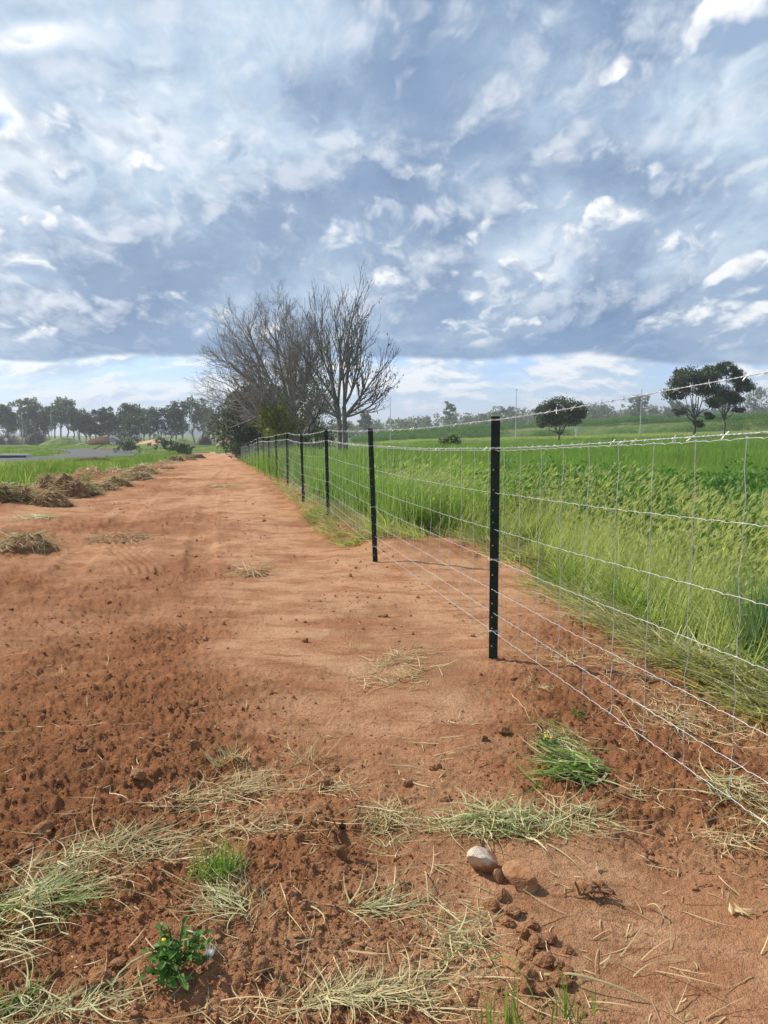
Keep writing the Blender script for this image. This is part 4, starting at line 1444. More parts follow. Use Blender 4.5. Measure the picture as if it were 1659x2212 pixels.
# ---------------------------------------------------------------- cut grass and straw lying on the earth
def clump(name, label, cat, u, v, wpx, hpx, n, mat, seed, length=(0.12, 0.35), width=0.004, az=None, spread=3.14, pile=0.04, lean=(1.38, 1.60), group='cut grass clumps on the bare earth', loc=None, ext=None, mat2=None, share2=0.4, segs=5):
    r = np.random.default_rng(seed)
    if loc is None:
        x, y = spot(u, v)
        dist = math.hypot(x, y, EYE)
        ex = wpx / 2 / 1620 * dist
        ey = hpx / 2 / 1620 * dist / max(0.12, EYE / dist)
    else:
        x, y = loc
        ex, ey = ext
    base = gz(x, y)
    near_ = y < 7
    obj = None
    for part, (mt, share) in enumerate(((mat, 1 - (share2 if mat2 else 0)), (mat2, share2))):
        if not mt:
            continue
        m = int(n * share * (0.66 if near_ else 1.0))
        q = r.normal(size=(m, 2)) * 0.36
        if seed % 2:                                  # a lumpy clump rather than an even spread
            c = r.normal(size=(6, 2)) * 0.40
            q = c[r.integers(6, size=m)] + r.normal(size=(m, 2)) * 0.20
        px, py = q[:, 0] * ex, q[:, 1] * ey
        g = ground_z(px + x, py + y) - base
        top = pile * 0.5 * np.exp(-(q ** 2).sum(1) * 2.0) * r.random(m)
        P = np.stack([px, py, g + top + 0.004], -1)
        a = r.uniform(0, 6.283, m) if az is None else az + r.uniform(-spread, spread, m) * r.random(m)
        mb = MB()
        blades(mb, P, a + r.normal(size=m) * 0.7, (length[0] + (length[1] - length[0]) * r.random(m) ** 2.4) * (0.78 if near_ else 1.0), r.uniform(lean[0], lean[1], m), r.uniform(-0.7, 0.5, m), width * (0.78 if near_ else 1.0) * r.uniform(0.45, 1.4, m), segs, r.random(m) ** 0.8, swerve=1.0)
        for k in range(len(mb.V)):                    # nothing sinks into the earth
            W = mb.V[k]
            gg = ground_z(W[:, 0] + x, W[:, 1] + y) - base
            W[:, 2] = np.maximum(W[:, 2], gg + 0.003)
        if obj is None:
            obj = mb.build(name, M[mt], loc=(x, y, base))
        else:
            mb.build('green_blades' if 'green' in mt else 'dry_blades', M[mt], obj)
    tag(obj, label, cat, group)
    return obj


C_ = 'cut grass'
clump('straw_clump', 'pale straw clump in the middle of the track left of the nearest post', C_, 845, 1438, 190, 90, 420, 'hay', 201, (0.12, 0.34), 0.0055, pile=0.07, mat2='straw', share2=0.45)
clump('straw_clump', 'few thin straws standing at the upper left of the track straw clump', C_, 760, 1400, 70, 40, 36, 'straw', 202, (0.12, 0.26), 0.005, lean=(0.2, 1.2))
clump('straw_clump', 'tiny looped bundle of white straws near the barbed clod', C_, 995, 1556, 60, 28, 16, 'straw', 203, (0.10, 0.2), 0.006)
clump('grass_clump', 'dry and green tangled clump above the bright green cut blades', C_, 1205, 1600, 150, 70, 330, 'hay', 205, (0.1, 0.32), 0.004, pile=0.07, mat2='cut_green', share2=0.4)
clump('grass_clump', 'bright green sheaf of long cut blades right of centre', C_, 1255, 1668, 170, 65, 230, 'cut_green', 206, (0.20, 0.42), 0.014, az=3.4, spread=0.8, pile=0.10, lean=(1.2, 1.55), mat2='hay', share2=0.3)
clump('straw_clump', 'sparse straws right of the bright green sheaf', C_, 1390, 1712, 110, 30, 60, 'hay', 207, (0.12, 0.3), 0.004)
clump('grass_clump', 'largest pale green heap of cut grass above the two stones', C_, 1080, 1790, 300, 80, 620, 'hay', 208, (0.12, 0.36), 0.0060, pile=0.09, mat2='cut_green', share2=0.2)
clump('grass_clump', 'pale cut grass trailing right from the largest heap', C_, 1230, 1775, 190, 60, 230, 'hay', 210, (0.14, 0.34), 0.0045, az=0.3, spread=1.3, pile=0.05)
clump('grass_clump', 'tangled dry clump left of the largest pale green heap', C_, 835, 1782, 130, 70, 240, 'hay', 211, (0.12, 0.3), 0.0045, pile=0.09, mat2='straw', share2=0.4)
clump('grass_clump', 'pale cut grass under the lowest wire at the right border', C_, 1615, 1745, 150, 130, 330, 'hay', 213, (0.15, 0.38), 0.0055, pile=0.08, mat2='straw', share2=0.3)
clump('straw_clump', 'dry straws scattered below the lowest wire at the right', C_, 1560, 1810, 190, 60, 110, 'straw', 214, (0.1, 0.3), 0.004)
clump('straw_clump', 'small straw tuft with spiky ends left of centre', C_, 475, 1650, 120, 40, 80, 'hay', 215, (0.1, 0.26), 0.005, lean=(0.6, 1.5))
clump('straw_clump', 'upright pale straw tuft above the long straw mass', C_, 668, 1645, 90, 60, 80, 'straw', 216, (0.12, 0.24), 0.004, lean=(0.2, 1.3))
clump('straw_clump', 'long mass of dry straw stretched across the left foreground', C_, 560, 1720, 420, 80, 560, 'straw', 217, (0.12, 0.36), 0.0034, az=0.3, spread=1.4, pile=0.06)
clump('straw_clump', 'thin dry straw strewn below the long straw mass', C_, 540, 1800, 420, 70, 260, 'straw', 218, (0.10, 0.34), 0.0032, az=0.2, spread=1.0)
clump('straw_clump', 'thick bank of bleached straw sweeping in from the left border', C_, 190, 1880, 360, 90, 640, 'straw', 219, (0.16, 0.42), 0.004, az=0.5, spread=1.9, pile=0.09, mat2='hay', share2=0.4)
clump('grass_clump', 'greenish grass heap cut by the left border of the picture', C_, 45, 1985, 190, 120, 420, 'hay', 221, (0.14, 0.36), 0.0045, az=0.4, spread=1.3, pile=0.12, mat2='cut_green', share2=0.45)
clump('grass_clump', 'green rooted grass tuft above the leafy weed', C_, 470, 1910, 130, 45, 300, 'cut_green', 222, (0.07, 0.2), 0.005, lean=(0.2, 1.4), pile=0.05, mat2='grass', share2=0.5)
clump('straw_clump', 'thin straw tangle between the green tuft and the leafy weed', C_, 500, 1985, 170, 110, 260, 'hay', 223, (0.1, 0.3), 0.0035, az=2.4, spread=1.2, pile=0.05)
clump('straw_clump', 'long streak of pale stalks pointing up to the right', C_, 800, 1985, 230, 40, 90, 'hay', 224, (0.16, 0.34), 0.005, az=0.35, spread=0.35, pile=0.03)
clump('straw_clump', 'curled dry tuft left of the small clods', C_, 985, 2045, 110, 110, 240, 'hay', 225, (0.09, 0.24), 0.0038, pile=0.09, mat2='straw', share2=0.5)
clump('straw_clump', 'broad bed of straw along the bottom of the picture', C_, 760, 2175, 520, 70, 560, 'hay', 227, (0.1, 0.3), 0.0042, az=0.3, spread=1.6, pile=0.05, mat2='straw', share2=0.5)
clump('grass_clump', 'greenish straw in the bottom left corner', C_, 60, 2190, 190, 60, 200, 'hay', 229, (0.1, 0.28), 0.0045, pile=0.06, mat2='cut_green', share2=0.3)
clump('straw_clump', 'thin straws crossing at the lower left', C_, 210, 2160, 180, 60, 60, 'hay', 230, (0.14, 0.34), 0.005, az=0.7, spread=0.4)
clump('grass_clump', 'grassy clod in the wheel-marked earth below the nearest post', C_, 1150, 1488, 70, 28, 120, 'straw', 231, (0.05, 0.14), 0.0035, pile=0.07)
clump('grass_clump', 'green cut clump at the soil edge by the right border', C_, 1620, 1470, 160, 90, 330, 'cut_green', 233, (0.15, 0.4), 0.007, lean=(0.7, 1.5), pile=0.12, mat2='hay', share2=0.4)
clump('straw_clump', 'straw litter along the soil edge behind the nearest post', C_, 1340, 1440, 330, 110, 640, 'straw', 235, (0.12, 0.34), 0.0045)
clump('straw_clump', 'straw litter between the wires at the right', C_, 1470, 1560, 300, 110, 560, 'straw', 236, (0.12, 0.34), 0.0042)
clump('straw_clump', 'grey-green straw lying at the left edge of the track', C_, 80, 1124, 110, 18, 240, 'hay', 237, (0.2, 0.5), 0.010, pile=0.10)
clump('straw_clump', 'flat dry straw patch on the far track', C_, 480, 1052, 80, 10, 160, 'straw', 238, (0.2, 0.5), 0.014, pile=0.05)
clump('straw_clump', 'small clump of straw at the track edge beside the fourth picket', C_, 620, 1072, 60, 26, 260, 'hay', 239, (0.2, 0.5), 0.010, lean=(0.5, 1.5), pile=0.15)
clump('grass_clump', 'green leaning grass at the foot of the third picket', C_, 690, 1128, 50, 26, 200, 'cut_green', 240, (0.2, 0.5), 0.009, az=3.6, spread=0.8, lean=(0.5, 1.4), pile=0.10)
clump('straw_clump', 'fallen pale grass beside the second picket on the paddock side', C_, 850, 1160, 150, 40, 520, 'ripe', 241, (0.25, 0.6), 0.008, az=3.4, spread=1.0, lean=(0.6, 1.5), pile=0.25)
clump('grass_clump', 'fallen grass spilling under the wires past the third picket', C_, 742, 1122, 90, 36, 420, 'hay', 242, (0.25, 0.55), 0.008, az=3.5, spread=0.9, lean=(0.5, 1.5), pile=0.2, mat2='cut_green', share2=0.4)

# single stalks and scattered straw
mb = MB()
n = 2600
th = r.uniform(-0.6, 0.6, n)
rr = 1.4 / r.uniform(0.08, 1.0, n) ** 0.9
x, y = np.sin(th) * rr, np.cos(th) * rr
keep = (soil_dist(x, y) > 0) & (rr < 20) & ((fbm(x * 0.8, y * 0.8, 3, 90) + 0.25 * (x > fence_x(y)) + 0.15 * (rr < 4)) > r.uniform(-0.45, 0.5, n))
x, y = x[keep], y[keep]
m = len(x)
P = np.stack([x, y, ground_z(x, y) + 0.004], -1)
blades(mb, P, r.uniform(0, 6.28, m), (0.03 + 0.16 * r.random(m) ** 2) * (1 + 0.04 * rr[keep]), r.uniform(1.35, 1.58, m), r.uniform(-0.3, 0.2, m), 0.0026 * (1 + 0.12 * rr[keep]), 4, r.random(m))
V = mb.V[-1]
V[:, 2] = np.maximum(V[:, 2], ground_z(V[:, 0], V[:, 1]) + 0.002)
tag(mb.build('loose_straw', M['straw']), 'loose dry straws scattered over the red earth', 'straw', kind='stuff')


def stalk(u0, v0, u1, v1, rad, label, mat='hay', arch=0.03):
    (xa, ya), (xb, yb) = spot(u0, v0), spot(u1, v1)
    k = np.linspace(0, 1, 9)
    X, Y = xa + (xb - xa) * k, ya + (yb - ya) * k
    Z = ground_z(X, Y) + 0.008 + arch * np.sin(k * np.pi)
    base = np.array([xa, ya, Z[0]])
    mb = MB(); tubes(mb, (np.stack([X, Y, Z], -1) - base)[None], rad * np.linspace(1, 0.55, 9)[None], 5, 0.8)
    tag(mb.build('straw_stalk', M[mat], loc=base), label, 'straw')


stalk(1175, 2122, 1400, 2165, 0.0042, 'long pale stalk lying across the bottom right earth')
stalk(1060, 2090, 1160, 2190, 0.0026, 'thin green stalk slanting down beside the long pale stalk', 'cut_green', 0.06)
stalk(12, 1955, 150, 2035, 0.0040, 'thick pale stalk slanting over the left straw bank', arch=0.05)
stalk(240, 2120, 170, 2200, 0.0034, 'pale stalk pointing to the bottom left corner')
stalk(1400, 1950, 1438, 1985, 0.0030, 'short pale straw on the smooth earth at the right')
stalk(918, 1900, 925, 1975, 0.0026, 'bent thin straw left of the earth clods')
stalk(1380, 1600, 1290, 1545, 0.0030, 'long straw leaning under the lowest wire', 'straw', 0.10)
stalk(1105, 1505, 1145, 1560, 0.0026, 'crooked pale straw below the grassy clod', 'straw', 0.02)
stalk(950, 2098, 1090, 2090, 0.0022, 'thin straight stalk over the small clods', 'cut_green', 0.05)

# living grass at the very bottom edge
for u, v, w_, n_, lab, sd_ in ((1265, 2225, 150, 46, 'upright green grass blades at the bottom edge right of centre', 301), (1105, 2240, 190, 60, 'sparse thin green grass stems at the bottom edge', 302), (1490, 2235, 60, 5, 'few lone grass stems at the bottom right edge', 303)):
    clump('grass_tuft', lab, 'grass tuft', u, v, w_, 40, n_, 'grass', sd_, (0.07, 0.22), 0.005, lean=(0.0, 0.45), group='living grass tufts at the bottom edge', mat2='cut_green', share2=0.4)


clump('grass_tuft', 'lone tall green grass plant standing in front of the flattened grass', 'grass tuft', 1436, 1336, 26, 12, 16, 'grass', 311, (0.55, 0.95), 0.012, lean=(0.0, 0.22), group=None, pile=0.0)


# leafy weed with small yellow flowers
def weed(u, v, size, n, label, seed, flowers=3, name='leafy_weed', group=None):
    r = np.random.default_rng(seed)
    x, y = spot(u, v)
    t = empty(name, (x, y, gz(x, y)))
    tag(t, label, 'weed', group)
    sm, lm = MB(), MB()
    for k in range(n):
        a, e = r.uniform(0, 6.28), r.uniform(0.15, 1.4)
        L = size * r.uniform(0.4, 1.0)
        d = np.array([math.cos(a) * math.cos(e), math.sin(a) * math.cos(e), math.sin(e)])
        p = d * L
        q = np.linspace(0, 1, 4)[:, None] * p + np.array([0, 0, 0.01])
        tubes(sm, q[None], np.full((1, 4), 0.0014), 4)
        for j in range(3):
            pp = p * (0.55 + 0.225 * j)
            aa = a + r.normal() * 0.9
            o_ = np.array([math.cos(aa), math.sin(aa), r.uniform(-0.2, 0.6)])
            o_ = unit(o_)
            sd2 = unit(np.cross(o_, [0, 0, 1]))
            up_ = np.cross(sd2, o_)
            l, w_ = size * r.uniform(0.16, 0.28), size * r.uniform(0.06, 0.10)
            V = np.array([pp, pp + o_ * l * 0.35 + sd2 * w_ + up_ * 0.006, pp + o_ * l * 0.75 + sd2 * w_ * 0.8, pp + o_ * l - up_ * 0.006, pp + o_ * l * 0.75 - sd2 * w_ * 0.8, pp + o_ * l * 0.35 - sd2 * w_ + up_ * 0.006])
            lm.add(V, [np.array([[0, 1, 2, 3]]), np.array([[0, 3, 4, 5]])], r.random())
    sm.build('stems', M['weed'], t)
    lm.build('foliage', M['weed'], t)
    for k in range(flowers):
        mb = MB()
        lump(mb, seed + k, 0.008, 0.008, 0.006, 1, 0.2, 2)
        o = mb.build('flower', M['petal'], t)
        o.location = (r.normal() * size * 0.3, r.normal() * size * 0.3, size * r.uniform(0.5, 0.9))


weed(380, 2105, 0.13, 40, 'leafy green weed with a yellow bud in the left foreground', 401, 1)
weed(1183, 1622, 0.10, 14, 'small weed with yellow flowers beside the green sheaf', 402, 5)
weed(1252, 1553, 0.08, 8, 'tiny green leafy sprig under the lowest wire', 403, 0)
weed(185, 1052, 0.45, 30, 'leafy weed growing behind the straw mounds at the left', 404, 0)
# white feathery seed head and a dark root stub
x, y = spot(450, 2085)
mb = MB()
n = 70
blades(mb, np.zeros((n, 3)), rng.uniform(0.6, 2.4, n), rng.uniform(0.03, 0.05, n), rng.uniform(0.1, 0.9, n), 0.2, 0.0016, 3, 0.5)
tag(mb.build('seed_head', M['fluff'], loc=(x, y, gz(x, y) + 0.005)), 'white feathery seed head right of the leafy weed', 'seed head')
x, y = spot(735, 1868)
mb = MB()
limbs(mb, [((0, 0, -0.02), (0.01, 0, 0.13)), ((0.01, 0, 0.0), (-0.02, 0.01, 0.10)), ((0, 0, 0.1), (0.06, 0, 0.14)), ((0, 0, 0.1), (-0.03, 0, 0.16))], [0.022, 0.014, 0.006, 0.005], [0.016, 0.008, 0.002, 0.002], 5, 0.08, 7)
tag(mb.build('root_stub', M['heap_earth'], loc=(x, y, gz(x, y))), 'upright earthy root stub beside the straw in the middle foreground', 'root')
x, y = spot(1262, 1938)
mb = MB()
rr_ = np.random.default_rng(6)
limbs(mb, [((0, 0, 0.012), (0.11 * math.cos(a), 0.07 * math.sin(a), 0.014)) for a in rr_.uniform(-0.6, 0.6, 9)] + [((0, 0, 0.012), (-0.08, -0.01, 0.012))], 0.006, 0.0015, 6, 0.15, 5)
tag(mb.build('root_stub', M['heap_earth'], loc=(x, y, gz(x, y))), 'flat dark root lying right of the stones', 'root')
for u, v, sd_, lab in ((1625, 1962, 501, 'curled pale dead leaves at the right border'), (1290, 1880, 502, 'single withered leaf flake above the smooth earth')):
    x, y = spot(u, v)
    rr_ = np.random.default_rng(sd_)
    mb = MB()
    for k in range(9 if sd_ == 501 else 2):
        c = np.array([rr_.normal() * 0.04, rr_.normal() * 0.02, 0.008 + rr_.random() * 0.012])
        a = unit(rr_.normal(size=3) * np.array([1, 1, 0.3])) * 0.024
        b = unit(np.cross(a, rr_.normal(size=3))) * 0.008
        mb.add(np.array([c - a, c + b, c + a + [0, 0, 0.01], c - b]), np.array([[0, 1, 2, 3]]), 0.7)
    tag(mb.build('dead_leaf', M['straw'], loc=(x, y, gz(x, y))), lab, 'dead leaf')


# ---------------------------------------------------------------- the row of pushed-up mounds along the left of the track
MOUNDS = [(17, 1062, 44, 24, 'dark_earth', 'dark earth mound behind the front straw mound at the left border'),
          (46, 1095, 62, 42, 'heap_earth', 'big straw-covered mound at the front of the left row'),
          (104, 1096, 66, 34, 'heap_earth', 'dark brown mound right of the big straw-covered mound'),
          (6, 1099, 36, 34, 'heap_earth', 'straw-covered mound cut by the left border'),
          (108, 1072, 54, 32, 'heap_earth', 'red-brown mound in the second rank of the left row'),
          (152, 1076, 64, 44, 'heap_earth', 'tall straw-tufted mound right of the red-brown mound'),
          (182, 1072, 44, 24, 'heap_earth', 'low mound at the right foot of the tall tufted mound'),
          (218, 1060, 48, 16, 'heap_earth', 'low dark red mound in the middle of the left row'),
          (252, 1050, 46, 18, 'heap_earth', 'straw-strewn mound right of the low dark red mound'),
          (292, 1037, 58, 22, 'heap_earth', 'long earth mound with a steep dark right face'),
          (311, 1025, 52, 19, 'heap_earth', 'rounded straw mound behind the long earth mound'),
          (345, 1013, 40, 9, 'heap_earth', 'flat small mound beyond the rounded straw mound'),
          (378, 997, 30, 13, 'dark_earth', 'dark mound near the far end of the left row'),
          (405, 994, 30, 8, 'heap_earth', 'low mound between the two last dark mounds'),
          (427, 990, 28, 9, 'dark_earth', 'last mound at the far end of the left row'),
          (56, 1194, 98, 36, 'heap_earth', 'single earth and straw heap on the open track at the left'),
          (258, 1168, 90, 10, 'heap_earth', 'flat scraped heap of earth near the tyre print'),
          (545, 1245, 60, 8, 'heap_earth', 'shallow earth ridge in the middle of the track'),
          ]
r = np.random.default_rng(77)
for k, (u, v, w_, h_, mt, lab) in enumerate(MOUNDS):
    x, y = spot(u, v)
    rx = w_ / 2 / 1620 * y * 1.4
    h = h_ / 1620 * y * 0.78
    y += rx * 0.5
    o, V = mound('soil_mound', lab, 'mound', x * (y / (y - rx * 0.5)), y, rx, rx * 0.85, h, M[mt], 600 + k, flat=0.45, rough=0.5, group='mounds pushed up along the left of the track', n=(22, 40), freq=2.6)
    x0, y0, z0 = o.location
    top = V[V[:, 2] > h * 0.06]
    if k == 15:
        m = 260
    else:
        m = int(np.clip(520 * 30 / y, 110, 520)) if h_ > 11 else 90
    P = top[r.integers(len(top), size=m)] + r.normal(size=(m, 3)) * np.array([0.05, 0.05, 0.01]) + np.array([0, 0, 0.02])
    out = np.arctan2(P[:, 1], P[:, 0])
    mb = MB()
    blades(mb, P, out + r.normal(size=m) * 0.9, r.uniform(0.10, 0.36, m), r.uniform(1.2, 2.1, m), r.uniform(-0.3, 0.7, m), 0.006 + 0.0004 * y, 4, r.random(m) * (0.55 if mt != 'dark_earth' else 0.2))
    tag(mb.build('straw_cover', M['straw' if k % 3 else 'hay'], o), kind='stuff')


mb = MB()
n = 5200
y = 15 * (95 / 15) ** rng.random(n)
x = fence_x(y) - 6.95 + rng.normal(size=n) * 0.75
x = x + 0.3 * fbm(y * 0.5, y * 0, 2, 84)
keep = fbm(x * 0.8, y * 0.5, 3, 85) > -0.1
x, y = x[keep], y[keep]
m = len(x)
P = np.stack([x, y, ground_z(x, y) + 0.02], -1)
blades(mb, P, rng.uniform(0, 6.28, m), rng.uniform(0.12, 0.45, m), rng.uniform(1.1, 1.7, m), rng.uniform(-0.5, 0.5, m), 0.006 + 0.0005 * y, 4, rng.random(m) * 0.8)
tag(mb.build('windrow_straw', M['hay']), 'ragged straw and torn grass along the ridge left of the track', 'straw', kind='stuff')


# ---------------------------------------------------------------- growing grass: tufts spread over the paddock
lib = bpy.data.collections.new('tuft_library')


def scatter(name, label, protos, P, rotz, tilt, scale, pick, seed=0):
    me = bpy.data.meshes.new(name)
    me.vertices.add(len(P))
    me.vertices.foreach_set('co', np.asarray(P, np.float32).ravel())
    rv = np.stack([tilt, np.zeros(len(P)), rotz], -1)
    a = me.attributes.new('turn', 'FLOAT_VECTOR', 'POINT'); a.data.foreach_set('vector', rv.astype(np.float32).ravel())
    a = me.attributes.new('size', 'FLOAT', 'POINT'); a.data.foreach_set('value', np.asarray(scale, np.float32))
    a = me.attributes.new('pick', 'INT', 'POINT'); a.data.foreach_set('value', np.asarray(pick, np.int32))
    o = bpy.data.objects.new(name, me)
    COL.objects.link(o)
    coll = bpy.data.collections.new(name + '_tufts')
    for k, pm in enumerate(protos):
        coll.objects.link(bpy.data.objects.new(f'tuft_{k:02d}', pm))
    g = bpy.data.node_groups.new(name, 'GeometryNodeTree')
    g.interface.new_socket('Geometry', in_out='INPUT', socket_type='NodeSocketGeometry')
    g.interface.new_socket('Geometry', in_out='OUTPUT', socket_type='NodeSocketGeometry')
    nd = g.nodes.new
    gi, go = nd('NodeGroupInput'), nd('NodeGroupOutput')
    ci = nd('GeometryNodeCollectionInfo')
    ci.inputs['Collection'].default_value = coll
    ci.inputs['Separate Children'].default_value = True
    ci.inputs['Reset Children'].default_value = True
    io = nd('GeometryNodeInstanceOnPoints')
    io.inputs['Pick Instance'].default_value = True
    L = g.links.new
    L(gi.outputs[0], io.inputs['Points'])
    L(ci.outputs[0], io.inputs['Instance'])
    for nm, ty, sock in (('turn', 'FLOAT_VECTOR', 'Rotation'), ('size', 'FLOAT', 'Scale'), ('pick', 'INT', 'Instance Index')):
        na = nd('GeometryNodeInputNamedAttribute')
        na.data_type = ty
        na.inputs[0].default_value = nm
        L(na.outputs[0], io.inputs[sock])
    L(io.outputs[0], go.inputs[0])
    md = o.modifiers.new('spread', 'NODES')
    md.node_group = g
    tag(o, label, 'grass', kind='stuff')
    return o


def tuft(name, mat, n, R, h, lean, curl, width, seed, az=None, spread=3.14, heads=0, segs=5, hl=0.09):
    r = np.random.default_rng(seed)
    mb = MB()
    q = r.normal(size=(n, 2)) * R * 0.5
    P = np.stack([q[:, 0], q[:, 1], np.full(n, -0.05)], -1)
    a = r.uniform(0, 6.283, n) if az is None else az + r.normal(size=n) * spread
    blades(mb, P, a, r.uniform(h[0], h[1], n), np.abs(r.normal(size=n)) * lean[0] + lean[1], r.uniform(curl[0], curl[1], n), width, segs, np.clip(r.normal(0.45, 0.25, n), 0, 1))
    if heads:
        q = r.normal(size=(heads, 2)) * R * 0.5
        P = np.stack([q[:, 0], q[:, 1], np.full(heads, -0.05)], -1)
        a = r.uniform(0, 6.283, heads) if az is None else az + r.normal(size=heads) * spread
        L = r.uniform(h[1] * 0.8, h[1] * 1.08, heads)
        le, cu = np.abs(r.normal(size=heads)) * lean[0] + lean[1], r.uniform(curl[0] * 0.6, curl[1] * 0.8, heads)
        tip = blades(mb, P, a, L, le, cu, width * 0.45, segs, 0.75)
        # bristly ear: a fan of short bristles round a thicker core
        for k in range(6):
            blades(mb, tip - np.array([0, 0, 0.01]), a + r.normal(size=heads) * 0.15, hl * r.uniform(0.7, 1.2, heads), le + cu + r.normal(size=heads) * 0.10, 0.35, 0.006 if k < 3 else 0.003, 3, r.uniform(0.7, 1.0, heads))
    return mb.mesh(name, M[mat])


lush = [tuft('tuft', 'lush', 46, 0.22, (0.55, 1.0), (0.20, 0.02), (0.2, 1.0), 0.012, 700 + k) for k in range(5)]
mid_ = [tuft('tuft', 'lush' if k < 3 else 'grass', 70, 0.55, (0.45, 0.9), (0.25, 0.02), (0.2, 1.0), 0.020, 710 + k, segs=3) for k in range(4)]
farm = [tuft('tuft', 'lush', 110, 1.5, (0.35, 0.65), (0.3, 0.05), (0.2, 0.9), 0.05, 720 + k, segs=2) for k in range(4)]
ripe = [tuft('tuft', 'ripe', 26, 0.22, (0.45, 0.88), (0.26, 0.28), (0.2, 1.0), 0.010, 730 + k, az=0.35, spread=0.7, heads=14) for k in range(5)]
fallen = [tuft('tuft', 'ripe' if k % 2 else 'hay', 44, 0.26, (0.22, 0.58), (0.25, 0.95), (0.1, 0.7), 0.011, 740 + k, az=3.6, spread=1.0) for k in range(5)]
greenfall = [tuft('tuft', 'grass', 52, 0.26, (0.40, 0.8), (0.25, 0.60), (0.4, 1.1), 0.010, 750 + k, az=3.9, spread=1.2) for k in range(4)]
blueg = [tuft('tuft', 'blue_grass', 42, 0.16, (0.5, 0.85), (0.16, 0.03), (0.1, 0.7), 0.014, 760 + k) for k in range(3)]


def weed_tuft(seed):
    r = np.random.default_rng(seed)
    mb = MB()
    for k in range(240):
        a, e = r.uniform(0, 6.28), r.uniform(0.1, 1.5)
        c = np.array([math.cos(a) * math.cos(e) * 0.42, math.sin(a) * math.cos(e) * 0.42, 0.15 + math.sin(e) * 0.62]) * r.uniform(0.5, 1.0)
        o_ = unit(np.array([math.cos(a), math.sin(a), r.uniform(-0.5, 0.7)]) + r.normal(size=3) * 0.4)
        s_ = unit(np.cross(o_, r.normal(size=3)))
        l, w_ = r.uniform(0.035, 0.085), r.uniform(0.012, 0.028)
        mb.add(np.array([c, c + o_ * l * 0.5 + s_ * w_, c + o_ * l, c + o_ * l * 0.5 - s_ * w_]), np.array([[0, 1, 2, 3]]), r.random())
    return mb.mesh('tuft', M['weed'])


weeds_ = [weed_tuft(770 + k) for k in range(4)]


def place(n, ymin, ymax, fn, seed, power=1.0, xmax=0.66, xmin=-0.66):
    """random places in view of the camera between two depths, kept where fn(x, y) in 0..1 beats chance"""
    r = np.random.default_rng(seed)
    y = ymin * (ymax / ymin) ** (r.random(n) ** power)
    x = r.uniform(xmin, xmax, n) * y
    k = r.random(n) < fn(x, y)
    x, y = x[k], y[k]
    return x, y, np.stack([x, y, ground_z(x, y)], -1), r


right = lambda x, y: x > fence_x(y)
e_ = lambda x, y: x - soil_edge(y)                    # distance into the grass from the bare earth
weedy = lambda x, y: sst(fbm(x * 0.22 + 3.1, y * 0.22, 3, 41) + 0.55 * np.exp(-(((x - 4.6) / 2.8) ** 2 + ((y - 9.3) / 2.0) ** 2)) - 0.12, 0.05, 0.25)

# ripening, leaning grass along the soil edge
x, y, P, r = place(6500, 3.0, 15.5, lambda x, y: right(x, y) * (soil_dist(x, y) < -0.05) * (e_(x, y) > 0.25) * (1 - sst(e_(x, y) + 1.2 * fbm(x * 0.7, y * 0.7, 3, 68), 1.3, 2.3)) * 1.0, 801)
scatter('ripening_grass', 'ripening yellow-green grass with bristly ears along the bare earth', ripe, P, r.normal(size=len(P)) * 0.35, r.normal(size=len(P)) * 0.08, r.uniform(0.75, 1.15, len(P)) * (0.75 + 0.25 * sst(e_(x, y), 0.2, 0.8)), r.integers(5, size=len(P)))
# flattened grass spilling over the edge
x, y, P, r = place(4600, 3.0, 14.0, lambda x, y: right(x, y) * (e_(x, y) > -0.12) * (1 - sst(e_(x, y), 0.6, 1.5)) * 0.9, 802)
scatter('flattened_grass', 'flattened pale grass spilling over the edge of the bare earth', fallen, P, r.normal(size=len(P)) * 0.5, r.normal(size=len(P)) * 0.06, r.uniform(0.6, 1.1, len(P)), r.integers(5, size=len(P)))
x, y, P, r = place(700, 3.0, 13.0, lambda x, y: right(x, y) * (e_(x, y) > 0.1) * (1 - sst(e_(x, y), 0.9, 1.6)) * (fbm(x * 1.1, y * 1.1, 2, 60) > -0.05), 803)
scatter('leaning_grass', 'green leaning grass between the pale flattened stalks', greenfall, P, r.normal(size=len(P)) * 0.8, r.normal(size=len(P)) * 0.08, r.uniform(0.6, 1.05, len(P)), r.integers(4, size=len(P)))
# tall green crop
x, y, P, r = place(15000, 3.4, 26, lambda x, y: right(x, y) * (e_(x, y) > 0.9 * (y < 11.3) + 0.25) * (soil_dist(x, y) < -0.1) * (1 - 0.8 * weedy(x, y)), 804, 0.85)
scatter('green_crop', 'tall lush green grass of the fenced paddock', lush, P, r.uniform(0, 6.28, len(P)), r.normal(size=len(P)) * 0.07, r.uniform(0.72, 1.08, len(P)) * (0.93 + 0.25 * fbm(x * 0.35, y * 0.35, 3, 61)), r.integers(5, size=len(P)))
x, y, P, r = place(9000, 22, 62, lambda x, y: right(x, y) * (e_(x, y) > 0.3), 805, 0.9)
scatter('green_crop', 'green crop in the middle of the paddock', mid_, P, r.uniform(0, 6.28, len(P)), r.normal(size=len(P)) * 0.05, r.uniform(0.7, 1.2, len(P)) * (0.92 + 0.7 * fbm(x * 0.25, y * 0.2, 3, 62)), r.integers(4, size=len(P)))
x, y, P, r = place(9000, 55, 190, lambda x, y: right(x, y) * (e_(x, y) > 1.0) * (0.5 + fbm(x * 0.05, y * 0.03, 3, 63)), 806, 0.9)
